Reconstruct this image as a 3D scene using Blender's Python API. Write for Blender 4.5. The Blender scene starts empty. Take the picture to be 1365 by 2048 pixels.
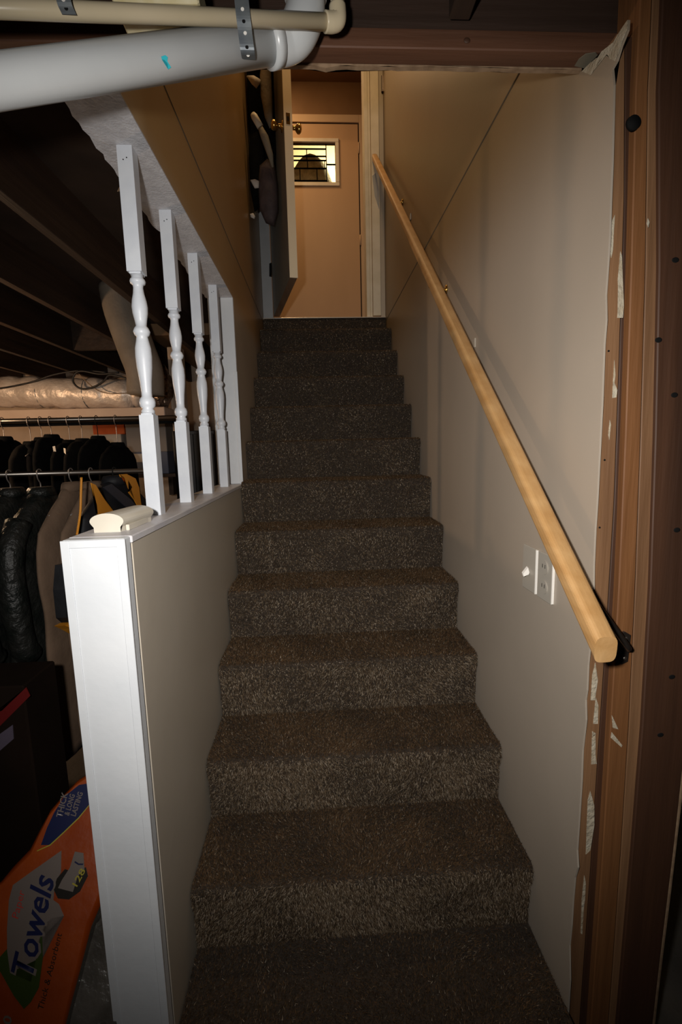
import bpy, bmesh, math, random
import numpy as np
from mathutils import Vector, Matrix
random.seed(7)
S = bpy.context.scene
COL = S.collection
V = Vector

# ------------------------------------------------------------------ camera
FPX, PITCH, YAW, ROLL = 906.98, -0.1377, 0.0501, -0.0248
CAM = V((0, 0, 1.49))
fwd = V((math.sin(YAW)*math.cos(PITCH), math.cos(YAW)*math.cos(PITCH), math.sin(PITCH)))
rt0 = V((math.cos(YAW), -math.sin(YAW), 0)); up0 = rt0.cross(fwd)
RT = math.cos(ROLL)*rt0 + math.sin(ROLL)*up0
UP = -math.sin(ROLL)*rt0 + math.cos(ROLL)*up0
cd = bpy.data.cameras.new('camera'); cam = bpy.data.objects.new('camera', cd); COL.objects.link(cam)
cam.matrix_world = Matrix(((RT.x, UP.x, -fwd.x, CAM.x), (RT.y, UP.y, -fwd.y, CAM.y), (RT.z, UP.z, -fwd.z, CAM.z), (0, 0, 0, 1)))
cd.sensor_fit = 'VERTICAL'; cd.sensor_height = 24.0; cd.lens = 24.0*FPX/2048
cd.clip_start = 0.02; cd.clip_end = 60
S.camera = cam

# ------------------------------------------------------------------ world, lights, exposure
W = bpy.data.worlds.new('world'); S.world = W; W.use_nodes = True
W.node_tree.nodes['Background'].inputs[0].default_value = (0.75, 0.62, 0.5, 1)
W.node_tree.nodes['Background'].inputs[1].default_value = 0.0015
S.view_settings.view_transform = 'Standard'; S.view_settings.look = 'None'
S.view_settings.gamma = 1; S.view_settings.use_curve_mapping = False
S.view_settings.exposure = 0.0

def lamp(name, kind, loc, power, color, size=.03, aim=None, cone=None, blend=1.0, sx=None):
    d = bpy.data.lights.new(name, kind); d.energy = power; d.color = color
    if kind in ('POINT', 'SPOT'): d.shadow_soft_size = size
    if kind == 'SPOT': d.spot_size = math.radians(cone); d.spot_blend = blend
    if kind == 'AREA': d.shape = 'RECTANGLE'; d.size = size; d.size_y = sx or size
    o = bpy.data.objects.new(name, d); COL.objects.link(o); o.location = loc
    if aim is not None: o.rotation_euler = (V(aim)-V(loc)).to_track_quat('-Z', 'Y').to_euler()
    return o
# the photographer's flash, held just left of and above the lens
lamp('flash_light', 'SPOT', (-0.115, -0.02, 1.56), 82, (1.0, 0.955, 0.90), .022, aim=(0.02, 1.0, 1.40), cone=118, blend=1.0)
# warm hall lamp beyond the upper doorway
lamp('hall_light', 'AREA', (-0.45, 4.0, 4.70), 9.5, (1.0, 0.62, 0.30), .35, aim=(0.1, 4.1, 2.5), sx=.35)
# warm ceiling lamp high in the stairwell
lamp('stairwell_light', 'AREA', (0.10, 2.45, 4.70), 11.0, (1.0, 0.64, 0.30), .22, aim=(0.1, 2.45, 0), sx=.22)
# porch light outside the far door
lamp('porch_light', 'POINT', (0.45, 5.5, 4.6), 95, (1.0, 0.85, 0.58), .06)

# ------------------------------------------------------------------ helpers
ORG = {}
def at(u, v, ax, val):
    d = RT*((u-682.5)/FPX) + UP*((1024-v)/FPX) + fwd
    return CAM + d*((val-CAM[ax])/d[ax])
def onplane(u, v, p, n):
    d = RT*((u-682.5)/FPX) + UP*((1024-v)/FPX) + fwd
    return CAM + d*((V(p)-CAM).dot(n)/d.dot(n))
def tag(o, label=None, cat=None, group=None, kind=None):
    if label: o['label'] = label
    if cat: o['category'] = cat
    if group: o['group'] = group
    if kind: o['kind'] = kind
    return o
def thing(name, label, cat, loc, group=None, kind=None):
    o = bpy.data.objects.new(name, None); COL.objects.link(o); o.location = loc
    o.empty_display_size = .05; ORG[o] = V(loc)
    return tag(o, label, cat, group, kind)
def finish(name, bm, mats, parent=None, smooth=False):
    me = bpy.data.meshes.new(name)
    if not isinstance(mats, (list, tuple)): mats = [mats]
    bmesh.ops.recalc_face_normals(bm, faces=bm.faces)
    if parent is not None: org = ORG[parent]
    else:
        cs = [v.co for v in bm.verts]
        lo = V([min(c[i] for c in cs) for i in range(3)]); hi = V([max(c[i] for c in cs) for i in range(3)])
        org = V(((lo.x+hi.x)/2, (lo.y+hi.y)/2, lo.z))
    bmesh.ops.translate(bm, verts=bm.verts, vec=-org)
    if smooth:
        for f in bm.faces: f.smooth = True
    bm.to_mesh(me); bm.free()
    for m in mats: me.materials.append(m)
    o = bpy.data.objects.new(name, me); COL.objects.link(o)
    if parent is not None: o.parent = parent
    else: o.location = org
    ORG[o] = org
    return o
def bbox(bm, x0, x1, y0, y1, z0, z1, bev=0, seg=1):
    r = bmesh.ops.create_cube(bm, size=1)
    vs = r['verts']
    for v in vs: v.co = V(((x0+x1)/2+v.co.x*(x1-x0), (y0+y1)/2+v.co.y*(y1-y0), (z0+z1)/2+v.co.z*(z1-z0)))
    if bev: bmesh.ops.bevel(bm, geom=list({e for v in vs for e in v.link_edges}), offset=bev, segments=seg, affect='EDGES', profile=.5)
def box(name, x0, x1, y0, y1, z0, z1, mat, parent=None, bev=0, seg=1):
    bm = bmesh.new(); bbox(bm, x0, x1, y0, y1, z0, z1, bev, seg)
    return finish(name, bm, mat, parent)
def bprism(bm, pts, d):
    a = [bm.verts.new(p) for p in pts]; b = [bm.verts.new(V(p)+V(d)) for p in pts]; n = len(a)
    fs = [bm.faces.new(a), bm.faces.new(b[::-1])]
    for i in range(n): bm.faces.new((a[i], b[i], b[(i+1) % n], a[(i+1) % n]))
    bmesh.ops.triangulate(bm, faces=[f for f in fs if n > 4])
def prism(name, pts, d, mat, parent=None):
    bm = bmesh.new(); bprism(bm, pts, d)
    return finish(name, bm, mat, parent)
def btube(bm, pts, r, n=12, cap=True):
    pts = [V(p) for p in pts]; rings = []
    rr = r if isinstance(r, (list, tuple)) else [r]*len(pts)
    t0 = (pts[1]-pts[0]).normalized(); a = t0.orthogonal().normalized()
    for i, p in enumerate(pts):
        t = (pts[min(i+1, len(pts)-1)]-pts[max(i-1, 0)]).normalized()
        a = (a - t*a.dot(t)).normalized(); b = t.cross(a)
        rings.append([bm.verts.new(p+(a*math.cos(k*math.tau/n)+b*math.sin(k*math.tau/n))*rr[i]) for k in range(n)])
    for i in range(len(rings)-1):
        for k in range(n): bm.faces.new((rings[i][k], rings[i][(k+1) % n], rings[i+1][(k+1) % n], rings[i+1][k]))
    if cap: bm.faces.new(rings[0][::-1]); bm.faces.new(rings[-1])
def tube(name, pts, r, mat, parent=None, n=12, cap=True):
    bm = bmesh.new(); btube(bm, pts, r, n, cap)
    return finish(name, bm, mat, parent, True)
def arc(c, a, b, t0, t1, n=8):
    return [V(c)+V(a)*math.cos(t0+(t1-t0)*i/n)+V(b)*math.sin(t0+(t1-t0)*i/n) for i in range(n+1)]
def smooth_path(pts, n=6):
    P = [V(p) for p in pts]; P = [P[0]*2-P[1]]+P+[P[-1]*2-P[-2]]; out = []
    for i in range(1, len(P)-2):
        for k in range(n):
            t = k/n; a, b, c, d = P[i-1], P[i], P[i+1], P[i+2]
            out.append(.5*((2*b)+(c-a)*t+(2*a-5*b+4*c-d)*t*t+(3*b-3*c+d-a)*t**3))
    return out+[P[-2]]

# ------------------------------------------------------------------ materials
def mat(name, base, rough=.6, var=None, scale=8, stretch=(1, 1, 1), bump=0, bscale=60, metal=0, spec=.5, detail=4, mix=(.35, .65), coat=0, emis=None, bstretch=(1, 1, 1)):
    m = bpy.data.materials.new(name); m.use_nodes = True; nt = m.node_tree; N = nt.nodes; L = nt.links
    b = N['Principled BSDF']; b.inputs['Roughness'].default_value = rough; b.inputs['Metallic'].default_value = metal
    b.inputs['Specular IOR Level'].default_value = spec; b.inputs['Coat Weight'].default_value = coat
    b.inputs['Base Color'].default_value = (*base, 1)
    tc = N.new('ShaderNodeTexCoord')
    if var is not None:
        mp = N.new('ShaderNodeMapping'); mp.inputs['Scale'].default_value = stretch
        nz = N.new('ShaderNodeTexNoise'); nz.inputs['Scale'].default_value = scale; nz.inputs['Detail'].default_value = detail
        cr = N.new('ShaderNodeValToRGB'); cr.color_ramp.elements[0].position = mix[0]; cr.color_ramp.elements[1].position = mix[1]
        cr.color_ramp.elements[0].color = (*base, 1); cr.color_ramp.elements[1].color = (*var, 1)
        L.new(tc.outputs['Object'], mp.inputs[0]); L.new(mp.outputs[0], nz.inputs[0]); L.new(nz.outputs[0], cr.inputs[0]); L.new(cr.outputs[0], b.inputs['Base Color'])
    if bump:
        mp2 = N.new('ShaderNodeMapping'); mp2.inputs['Scale'].default_value = bstretch
        n2 = N.new('ShaderNodeTexNoise'); n2.inputs['Scale'].default_value = bscale; n2.inputs['Detail'].default_value = 5
        bp = N.new('ShaderNodeBump'); bp.inputs['Strength'].default_value = bump; bp.inputs['Distance'].default_value = .01
        L.new(tc.outputs['Object'], mp2.inputs[0]); L.new(mp2.outputs[0], n2.inputs[0]); L.new(n2.outputs[0], bp.inputs['Height']); L.new(bp.outputs[0], b.inputs['Normal'])
    if emis: b.inputs['Emission Color'].default_value = (*emis[:3], 1); b.inputs['Emission Strength'].default_value = emis[3]
    return m
def wood(name, a, b, rough=.65, axis=2, scale=30, bump=.25):
    st = [1, 1, 1]; st[axis] = .06
    return mat(name, a, rough, b, scale, st, bump, scale*2.5, bstretch=st, detail=6, mix=(.3, .7))
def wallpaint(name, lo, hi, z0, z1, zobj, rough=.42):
    # two tones: greige below, a yellower one above, blended over the level z0..z1
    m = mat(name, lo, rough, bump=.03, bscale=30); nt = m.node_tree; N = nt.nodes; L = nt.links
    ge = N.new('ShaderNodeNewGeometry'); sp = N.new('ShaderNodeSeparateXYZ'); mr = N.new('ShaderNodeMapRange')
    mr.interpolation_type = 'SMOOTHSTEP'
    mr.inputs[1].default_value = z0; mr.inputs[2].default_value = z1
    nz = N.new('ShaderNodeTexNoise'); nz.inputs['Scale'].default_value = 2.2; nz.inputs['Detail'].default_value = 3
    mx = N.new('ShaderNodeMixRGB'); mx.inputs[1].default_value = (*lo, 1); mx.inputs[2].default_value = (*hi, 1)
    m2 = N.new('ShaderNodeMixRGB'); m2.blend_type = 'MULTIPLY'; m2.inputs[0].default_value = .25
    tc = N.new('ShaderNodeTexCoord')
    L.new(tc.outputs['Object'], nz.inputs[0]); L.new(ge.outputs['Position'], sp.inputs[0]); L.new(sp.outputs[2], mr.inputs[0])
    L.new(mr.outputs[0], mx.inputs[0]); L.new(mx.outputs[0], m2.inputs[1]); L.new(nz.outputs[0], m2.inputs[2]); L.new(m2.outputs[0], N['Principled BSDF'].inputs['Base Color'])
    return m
M = {}
GREIGE = (.47, .40, .325); YEL = (.27, .18, .085)  # upper tone darkened: flash falloff up the wall put into the colour
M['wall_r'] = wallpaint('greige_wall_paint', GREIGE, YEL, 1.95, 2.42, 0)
M['wall_l'] = wallpaint('yellow_wall_paint', GREIGE, (.44, .27, .11), 2.1, 2.25, 0, .38)
M['half'] = mat('half_wall_paint', (.44, .39, .32), (.38), (.47, .42, .35), 3, bump=.03, bscale=30)
M['white'] = mat('white_gloss_paint', (.56, .585, .615), .38, (.60, .62, .645), 6, bump=.06, bscale=40)
M['soffit'] = mat('textured_white_soffit', (.50, .50, .53), .7, (.60, .60, .63), 40, bump=.3, bscale=160)
M['cap'] = mat('cap_paint', (.50, .49, .52), .42, (.58, .56, .56), 9, bump=.06)
M['cream'] = mat('cream_trim_paint', (.66, .60, .47), .45, (.74, .68, .56), 10, bump=.08)
M['jamb'] = mat('grey_jamb_paint', (.33, .34, .35), .5, (.38, .39, .4), 8)
M['ivory'] = mat('ivory_rail_paint', (.52, .48, .40), .4, (.56, .52, .44), 12)
M['balu'] = mat('baluster_white', (.56, .59, .645), .4, (.61, .64, .685), 20, bump=.04)
M['door_far'] = mat('far_door_paint', (.52, .34, .195), .45, (.55, .36, .21), 5, (1, 1, .3))
M['door_trim'] = mat('far_door_trim', (.58, .42, .27), .45)
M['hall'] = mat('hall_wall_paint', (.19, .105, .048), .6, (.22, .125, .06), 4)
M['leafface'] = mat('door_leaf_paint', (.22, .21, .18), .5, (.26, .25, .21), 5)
M['leafbot'] = wood('raw_door_bottom', (.20, .12, .07), (.28, .17, .1), axis=1)
M['stud'] = wood('old_stud_wood', (.15, .072, .031), (.25, .130, .060))
M['stud2'] = wood('orange_stud_wood', (.145, .056, .016), (.22, .092, .030))
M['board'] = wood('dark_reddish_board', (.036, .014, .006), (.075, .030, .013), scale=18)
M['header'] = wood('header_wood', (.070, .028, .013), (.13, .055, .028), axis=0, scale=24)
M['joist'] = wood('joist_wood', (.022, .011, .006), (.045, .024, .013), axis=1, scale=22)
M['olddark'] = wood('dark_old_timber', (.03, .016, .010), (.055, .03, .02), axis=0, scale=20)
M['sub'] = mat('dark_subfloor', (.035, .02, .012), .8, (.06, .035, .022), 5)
M['gyp'] = mat('torn_drywall_paper', (.50, .45, .35), .85, (.40, .33, .23), 40, bump=.5, bscale=120)
M['brownpaper'] = mat('brown_drywall_backing', (.20, .125, .07), .9, (.30, .20, .12), 60)
M['rail'] = wood('handrail_oak', (.42, .225, .080), (.54, .33, .145), .45, axis=1, scale=26, bump=.1)
M['brass'] = mat('brass', (.75, .50, .16), .22, metal=1)
M['bronze'] = mat('dark_bronze', (.16, .13, .11), .3, metal=.9)
M['steel'] = mat('brushed_steel', (.85, .80, .72), .38, metal=1)
M['strap'] = mat('galvanised_strap', (.13, .15, .17), .5, (.19, .21, .22), 40, metal=.4)
M['pvc'] = mat('white_pvc', (.50, .52, .53), .3, (.54, .56, .57), 10)
M['cpvc'] = mat('cream_cpvc', (.54, .46, .31), .3, (.59, .50, .35), 10)
M['cyan'] = mat('cyan_ink', (.02, .42, .50), .5)
M['black'] = mat('black_rubber', (.005, .005, .005), .85, spec=.2)
M['concrete'] = mat('concrete_floor', (.05, .045, .04), .85, (.09, .08, .07), 6, bump=.3)
M['blockwall'] = mat('basement_wall', (.50, .38, .28), .8, (.58, .45, .34), 5, bump=.2)
M['carpet'] = mat('carpet_backing', (.026, .018, .012), .95, (.045, .032, .022), 90, bump=.6, bscale=200)
M['p1'] = mat('carpet_dark_fibre', (.042, .027, .015), .8, spec=.12)
M['p2'] = mat('carpet_taupe_fibre', (.150, .106, .066), .8, spec=.12)
M['p3'] = mat('carpet_pale_fibre', (.33, .268, .20), .7, spec=.12)
M['p4'] = mat('carpet_worn_brown_fibre', (.115, .066, .032), .8, spec=.12)

# =================================================================== LARGE STRUCTURE
XL, XR, XB = -.359, .541, -.472
ZH, ZS, ZF = 1.337, 2.188, 2.44      # half wall top, soffit, upstairs floor
ZTOP = 4.80
# floor of the basement
box('floor', -4.2, 2.6, -1.2, 5.0, -.12, 0, M['concrete']); tag(bpy.data.objects['floor'], 'dark concrete basement floor under stairs and clothes racks', 'floor', kind='structure')

# ---- right wall: drywall with torn near edge
edge = [(1172, 2060), (1140, 1960), (1139, 1890), (1143, 1850), (1146, 1800), (1150, 1755), (1156, 1735), (1154, 1700), (1158, 1640), (1163, 1560), (1165, 1500),
        (1172, 1440), (1171, 1400), (1174, 1380), (1176, 1330), (1186, 1230), (1187, 1130), (1190, 1060), (1194, 1000), (1197, 940), (1200, 880), (1204, 800),
        (1206, 745), (1208, 690), (1212, 640), (1211, 590), (1216, 520), (1219, 470), (1221, 400), (1224, 330), (1226, 250), (1228, 170), (1225, 138),
        (1234, 122), (1243, 92), (1256, 60), (1257, 40)]
pts = []
for u, v in edge: pts.append(at(u, v, 0, XR))
pts[0] = V((XR, pts[1].y+.004, 0.0))
ztop_edge = pts[-1].z
TE = .004
edge_pts = pts
bm = bmesh.new(); zt = at(1228, 170, 0, XR).z
rws = sorted([(p.z, p.y) for p in pts if p.z <= zt+1e-4])
cols = []
for z, y in rws:
    cols.append([bm.verts.new((xx, yy, z)) for xx, yy in ((XR, y), (XR, 3.5), (XR+TE, 3.5), (XR+TE, y))])
for a_, b_ in zip(cols, cols[1:]):
    for k in range(4): bm.faces.new((a_[k], a_[(k+1) % 4], b_[(k+1) % 4], b_[k]))
bm.faces.new(cols[0]); bm.faces.new(cols[-1][::-1])
bbox(bm, XR, XR+TE, .975, 3.5, zt, ZTOP)
bprism(bm, [at(u, v, 0, XR) for u, v in ((1228, 170), (1225, 138), (1234, 122), (1243, 92), (1256, 60), (1257, 40), (1243, 60), (1228, 85), (1205, 103), (1186, 133), (1168, 143))]+[V((XR, .975, 2.215)), V((XR, .975, zt))], (TE, 0, 0))
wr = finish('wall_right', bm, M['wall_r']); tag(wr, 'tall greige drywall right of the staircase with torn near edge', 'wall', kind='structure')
# a dark seam between lower and upper sheets (recess strip) on both walls
box('panel_seam', XR-.0012, XR+.0005, 1.0, 3.47, 2.416, 2.4205, mat('seam_line', (.09, .075, .055), .9), wr)
# framing behind the sheet to close off the wall
box('backing_panel', XR+.006, XR+.09, 1.05, 3.5, 0, ZTOP, M['sub'], wr)
# torn paper edge flap at the top corner
prism('torn_paper', [at(1165, 143, 0, XR-.001), at(1186, 133, 0, XR-.001), at(1205, 103, 0, XR-.001), at(1228, 85, 0, XR-.001), at(1243, 60, 0, XR-.001), at(1257, 40, 0, XR-.001),
     at(1256, 58, 0, XR-.001), at(1245, 84, 0, XR-.001), at(1240, 104, 0, XR-.001), at(1231, 122, 0, XR-.001), at(1222, 118, 0, XR-.001), at(1216, 108, 0, XR-.001), at(1200, 122, 0, XR-.001), at(1183, 150, 0, XR-.001)], (-.0012, 0, 0), M['gyp'], wr)

# ---- left upper wall with soffit
bm = bmesh.new(); bbox(bm, XB, XL, .98, 3.5, ZS, ZTOP)
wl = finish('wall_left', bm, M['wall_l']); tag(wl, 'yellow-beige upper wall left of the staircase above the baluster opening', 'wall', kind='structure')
# the textured soffit, ragged at its outer edge
sp = [V((XL, .985, ZS)), V((XL, 2.2, ZS))]; n = 60
for i in range(n+1):
    y = 2.2-(2.2-.985)*i/n
    sp.append(V((XB-.006+random.uniform(-.004, .004)+(.008 if i in (30, 31) else 0), y, ZS)))
prism('soffit_panel', sp, (0, 0, -.004), M['soffit'], wl)
prism('torn_flap', [V((XB-.006, 1.30, ZS-.002)), V((XB-.024, 1.31, ZS-.02)), V((XB-.012, 1.33, ZS-.005)), V((XB-.020, 1.345, ZS-.001)), V((XB-.004, 1.34, ZS-.002))], (0, .001, -.001), M['brownpaper'], wl)
box('panel_seam', XL-.0005, XL+.0012, 1.0, 3.47, 2.416, 2.4205, bpy.data.materials['seam_line'], wl)
# lower part behind the jamb
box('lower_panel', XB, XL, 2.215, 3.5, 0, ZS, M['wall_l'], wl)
box('jamb_board', XB, XL+.001, 2.192, 2.215, ZH+.0005, ZS-.004, M['white'], wl, .002)
box('corner_strip', XL-.012, XL+.004, 2.186, 2.1945, ZH+.0005, ZH+.52, M['white'], wl, .001)

# ---- half wall
hw = thing('half_wall', 'white-capped low wall left of the stairs, carrying the four balusters', 'wall', (-.415, 1.5, 0), kind='structure')
YP = .84
box('side_panel', XL-.012, XL, YP+.034, 2.2, 0, ZH-.014, M['half'], hw)
box('back_panel', XB, XB+.012, YP+.03, 2.2, 0, ZH-.014, M['half'], hw)
box('core_panel', XB+.012, XL-.012, YP+.03, 2.2, 0, ZH-.014, M['sub'], hw)
box('end_board', XB, XL, YP, YP+.028, 0, ZH, M['white'], hw, .003, 2)
box('corner_bead', XB-.0015, XB+.014, YP-.0022, YP+.002, 0, ZH-.001, M['white'], hw, .0008)
box('corner_bead', XL-.014, XL+.0015, YP-.0022, YP+.002, 0, ZH-.001, M['white'], hw, .0008)
box('top_bead', XB+.014, XL-.014, YP-.0022, YP+.002, ZH-.015, ZH-.001, M['white'], hw, .0008)
box('cap_board', XB-.002, XL+.003, YP+.028, 2.2, ZH-.0145, ZH, M['cap'], hw, .002)

# ---- header and joists over the stair opening
hd = thing('ceiling_header', 'reddish-brown timber header crossing above the stairs, below the joists', 'beam', (0, .96, 2.2), kind='structure')
box('nailer_board', -1.3, .60, .930, .968, 2.214, 2.247, M['header'], hd, .002)
box('header_board', -1.3, .60, .940, .968, 2.2475, 2.42, M['olddark'], hd, .002)
prism('plaster_smear', [at(u, v, 2, 2.2138) for u, v in ((1150, 131), (1158, 118), (1172, 107), (1192, 104), (1198, 112), (1188, 128), (1172, 136))], (0, 0, -.0012), mat('dull_plaster', (.16, .14, .10), .9), hd)
tr = [V((-.359, .9685, 2.216))]
for i in range(46): tr.append(V((-.359+.9*i/45, .9685, 2.2125+random.uniform(-.001, .001)-(.004 if i in (12, 13, 20) else 0))))
tr.append(V((.541, .9685, 2.216)))
prism('drywall_strip', [V((p.x, p.y, p.z)) for p in tr] + [V((.541, .9685, 2.228)), V((-.359, .9685, 2.228))], (0, .010, 0), M['brownpaper'], hd)
for x, z in ((.30, 2.222), (-.02, 2.221), (-.11, 2.222)):
    bm = bmesh.new(); bmesh.ops.create_icosphere(bm, subdivisions=2, radius=.0065, matrix=Matrix.Translation((x, .930, z+.006)) @ Matrix.Diagonal((1, .3, .8, 1)))
    finish('wood_knot', bm, M['board'], hd, True)
# ceiling joists (run away from camera on the left, toward the camera in front of the header)
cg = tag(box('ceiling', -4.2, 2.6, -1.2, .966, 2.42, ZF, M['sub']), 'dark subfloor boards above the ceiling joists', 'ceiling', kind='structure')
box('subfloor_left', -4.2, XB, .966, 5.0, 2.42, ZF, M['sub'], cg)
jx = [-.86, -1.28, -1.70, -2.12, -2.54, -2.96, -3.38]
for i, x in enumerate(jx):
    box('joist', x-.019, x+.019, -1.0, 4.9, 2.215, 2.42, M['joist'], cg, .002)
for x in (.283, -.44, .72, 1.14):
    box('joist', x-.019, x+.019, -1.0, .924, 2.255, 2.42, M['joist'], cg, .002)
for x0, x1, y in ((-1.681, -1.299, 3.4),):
    box('blocking', x0, x1, y, y+.038, 2.225, 2.42, M['joist'], cg)

# ---- other basement walls
tag(box('wall_back', -4.2, XB, 4.9, 5.0, 0, 2.42, M['blockwall']), 'tan basement back wall behind the clothes racks', 'wall', kind='structure')
tag(box('wall_far_left', -4.2, -4.1, -1.2, 4.9, 0, 2.42, M['concrete']), 'dark basement side wall at far left', 'wall', kind='structure')
tag(box('wall_far_right', 2.5, 2.6, -1.2, 5.0, 0, 2.42, M['concrete']), 'dark basement side wall at far right', 'wall', kind='structure')
tag(box('wall_behind', -4.1, 2.5, -1.2, -1.1, 0, 2.42, M['concrete']), 'dark wall behind the photographer', 'wall', kind='structure')

# ---- exposed wall end: studs and board
we = thing('wall_end_framing', 'bare reddish-brown studs at the near end of the right wall', 'framing', (.65, .93, 0), kind='structure')
_e = sorted([(p.z, p.y) for p in edge_pts[1:-5]])
_c = np.polyfit([e[0] for e in _e], [e[1] for e in _e], 2)
def yfr(z): return float(np.polyval(_c, min(max(z, .1), 2.15)))+.006
def atf(u, v, off=0):
    y = .87
    for _ in range(5): p = at(u, v, 1, y+off); y = yfr(p.z)
    return at(u, v, 1, y+off)
YA = 0.0
def vboard(name, lpx, rpx, y0, y1, z0, z1, m, parent=we):
    """a slightly crooked vertical board: edges follow a few measured points"""
    def xs(px, z):
        q = sorted([atf(u, v, y0) for u, v in px], key=lambda p: p.z)
        return float(np.interp(z, [p.z for p in q], [p.x for p in q]))
    bm = bmesh.new(); n = 8; rows = []
    for i in range(n+1):
        z = z0+(z1-z0)*i/n; l, r = xs(lpx, z), xs(rpx, z); Y = yfr(z); l = max(l, XR+.005) if name == 'stud' else l
        rows.append([bm.verts.new(p) for p in ((l, Y+y0+.002, z), (l+.002, Y+y0, z), (r-.002, Y+y0, z), (r, Y+y0+.002, z), (r, Y+y1, z), (l, Y+y1, z))])
    for a_, b_ in zip(rows, rows[1:]):
        for k in range(6): bm.faces.new((a_[k], a_[(k+1) % 6], b_[(k+1) % 6], b_[k]))
    bm.faces.new(rows[0]); bm.faces.new(rows[-1][::-1])
    return finish(name, bm, m, parent)
LA = [(1192, 60), (1195, 400), (1180, 1100), (1145, 1500), (1100, 2048)]
LB = [(1252, 60), (1250, 400), (1226, 1100), (1204, 1400), (1160, 2048)]
LC = [(1276, 60), (1268, 400), (1243, 1100), (1225, 1400), (1182, 2048)]
LD = [(1299, 60), (1296, 400), (1275, 1100), (1262, 1400), (1218, 2048)]
LE = [(1318, 60), (1322, 400), (1306, 1100), (1290, 1400), (1235, 2048)]
LF = [(1430, 60), (1425, 700), (1395, 1200), (1374, 1480), (1305, 2048)]
vboard('stud', LA, LB, YA, YA+.05, 0, 2.195, M['stud'])
vboard('stud', LB, LC, YA+.006, YA+.05, 0, 2.195, M['board'])
vboard('stud', LC, LD, YA-.010, YA+.05, 0, 2.40, M['stud2'])
vboard('stud', LD, LE, YA-.004, YA+.05, 0, 2.40, M['stud'])
vboard('framing_board', LE, LF, YA-.012, YA+.03, 0, 2.40, M['board'])
vboard('board_edge', LF, [(u+6, v) for u, v in LF], YA-.010, YA+.03, 0, 1.9, M['brownpaper'])
def scrap(cs, yp, parent):
    prism('paper_scrap', [atf(u, v, yp) for u, v in cs], (0, -.0012, 0), M['gyp'], parent)
for cs in ([(1225, 440), (1230, 430), (1228, 462), (1224, 478), (1226, 500), (1223, 516), (1220, 500), (1221, 470)],
           [(1241, 503), (1244, 512), (1241, 535), (1244, 570), (1242, 600), (1248, 612), (1246, 636), (1235, 636), (1238, 600), (1236, 560)],
           [(1229, 720), (1231, 750), (1229, 766), (1235, 780), (1233, 795), (1225, 796), (1226, 775)],
           [(1220, 840), (1222, 850), (1219, 880), (1217, 870)],
           [(1191, 1325), (1196, 1360), (1190, 1400), (1182, 1400), (1185, 1350)],
           [(1192, 1395), (1197, 1410), (1196, 1447), (1187, 1447)],
           [(1185, 1462), (1192, 1466), (1188, 1485), (1192, 1515), (1194, 1527), (1183, 1528), (1184, 1490)],
           [(1181, 1582), (1189, 1610), (1189, 1650), (1181, 1700), (1172, 1708), (1174, 1650), (1176, 1600)],
           [(1169, 1750), (1172, 1765), (1170, 1800), (1166, 1830), (1165, 1868), (1162, 1866), (1164, 1800)]): scrap(cs, YA-.0002, we)
for cs in ([(1264, 563), (1268, 580), (1266, 600), (1263, 615), (1261, 590)], [(1258, 757), (1260, 770), (1257, 780), (1253, 775)], [(1226, 1362), (1228, 1400), (1224, 1450), (1222, 1450), (1223, 1400)]): scrap(cs, YA+.0058, we)
for cs in ([(1296, 437), (1299, 445), (1297, 455), (1294, 447)], [(1224, 1430), (1237, 1458), (1226, 1455)], [(1224, 1464), (1245, 1490), (1243, 1494), (1222, 1475)]): scrap(cs, YA-.0102, we)
c = atf(1257, 257)
bm = bmesh.new(); bmesh.ops.create_cone(bm, segments=20, radius1=.0125, radius2=.0115, depth=.006, cap_ends=True, matrix=Matrix.Translation((c.x, c.y-.014, c.z)) @ Matrix.Rotation(math.pi/2, 4, 'X'))
finish('cable_grommet', bm, M['black'], we, True)
for (u, v) in ((1345, 1354), (1322, 1470), (1318, 680), (1350, 790), (1352, 520), (1355, 1060)):
    p = atf(u, v, -.012); bm = bmesh.new(); bmesh.ops.create_icosphere(bm, subdivisions=2, radius=.0055, matrix=Matrix.Translation(p) @ Matrix.Diagonal((1.3, .12, .9, 1)))
    finish('wood_knot', bm, M['black'], we, True)
for (u, v) in ((1218, 702), (1207, 795), (1200, 1055), (1210, 920), (1188, 1470)):
    p = atf(u, v); bm = bmesh.new(); bmesh.ops.create_icosphere(bm, subdivisions=1, radius=.0022, matrix=Matrix.Translation(p))
    finish('nail_head', bm, M['black'], we, True)
# dark ledger beyond the board, upper right
box('ledger_board', .775, 1.6, .90, .94, 1.98, 2.06, M['olddark'], we, .002)
box('cross_board', .775, 1.6, .95, .97, 1.2, 1.96, M['olddark'], we)

# =================================================================== STAIRS
Y0, RUN, Z0, RISE = 1.033, .2195, .3844, .192
st = thing('staircase', 'steep straight staircase covered in brown shag carpet', 'staircase', (.091, .8, 0))
def profile(i):
    """y,z polyline of one step: riser up, rounded nosing, tread back"""
    yn = Y0+i*RUN; zn = Z0+i*RISE; r = .016
    z0 = zn-RISE; pr = [(yn+.020, z0)]
    pr.append((yn+.012, zn-.075)); pr.append((yn+.001, zn-.035))
    for k in range(7):
        a = math.pi - k*(math.pi/2)/6
        pr.append((yn+r+r*math.cos(a), zn-r+r*math.sin(a)))
    back = yn+RUN+.020 if i < 10 else 3.47
    pr.append((back, zn))
    return pr
rng = np.random.default_rng(3)
def lay(x, s, k):   # trampled direction field
    return np.sin(x*9+k*1.7+np.sin(s*17))*.6+np.sin(x*23-s*31+k)*.4, np.sin(x*13+s*11+k*2.3)*.6+np.cos(x*31+s*5)*.3
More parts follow.
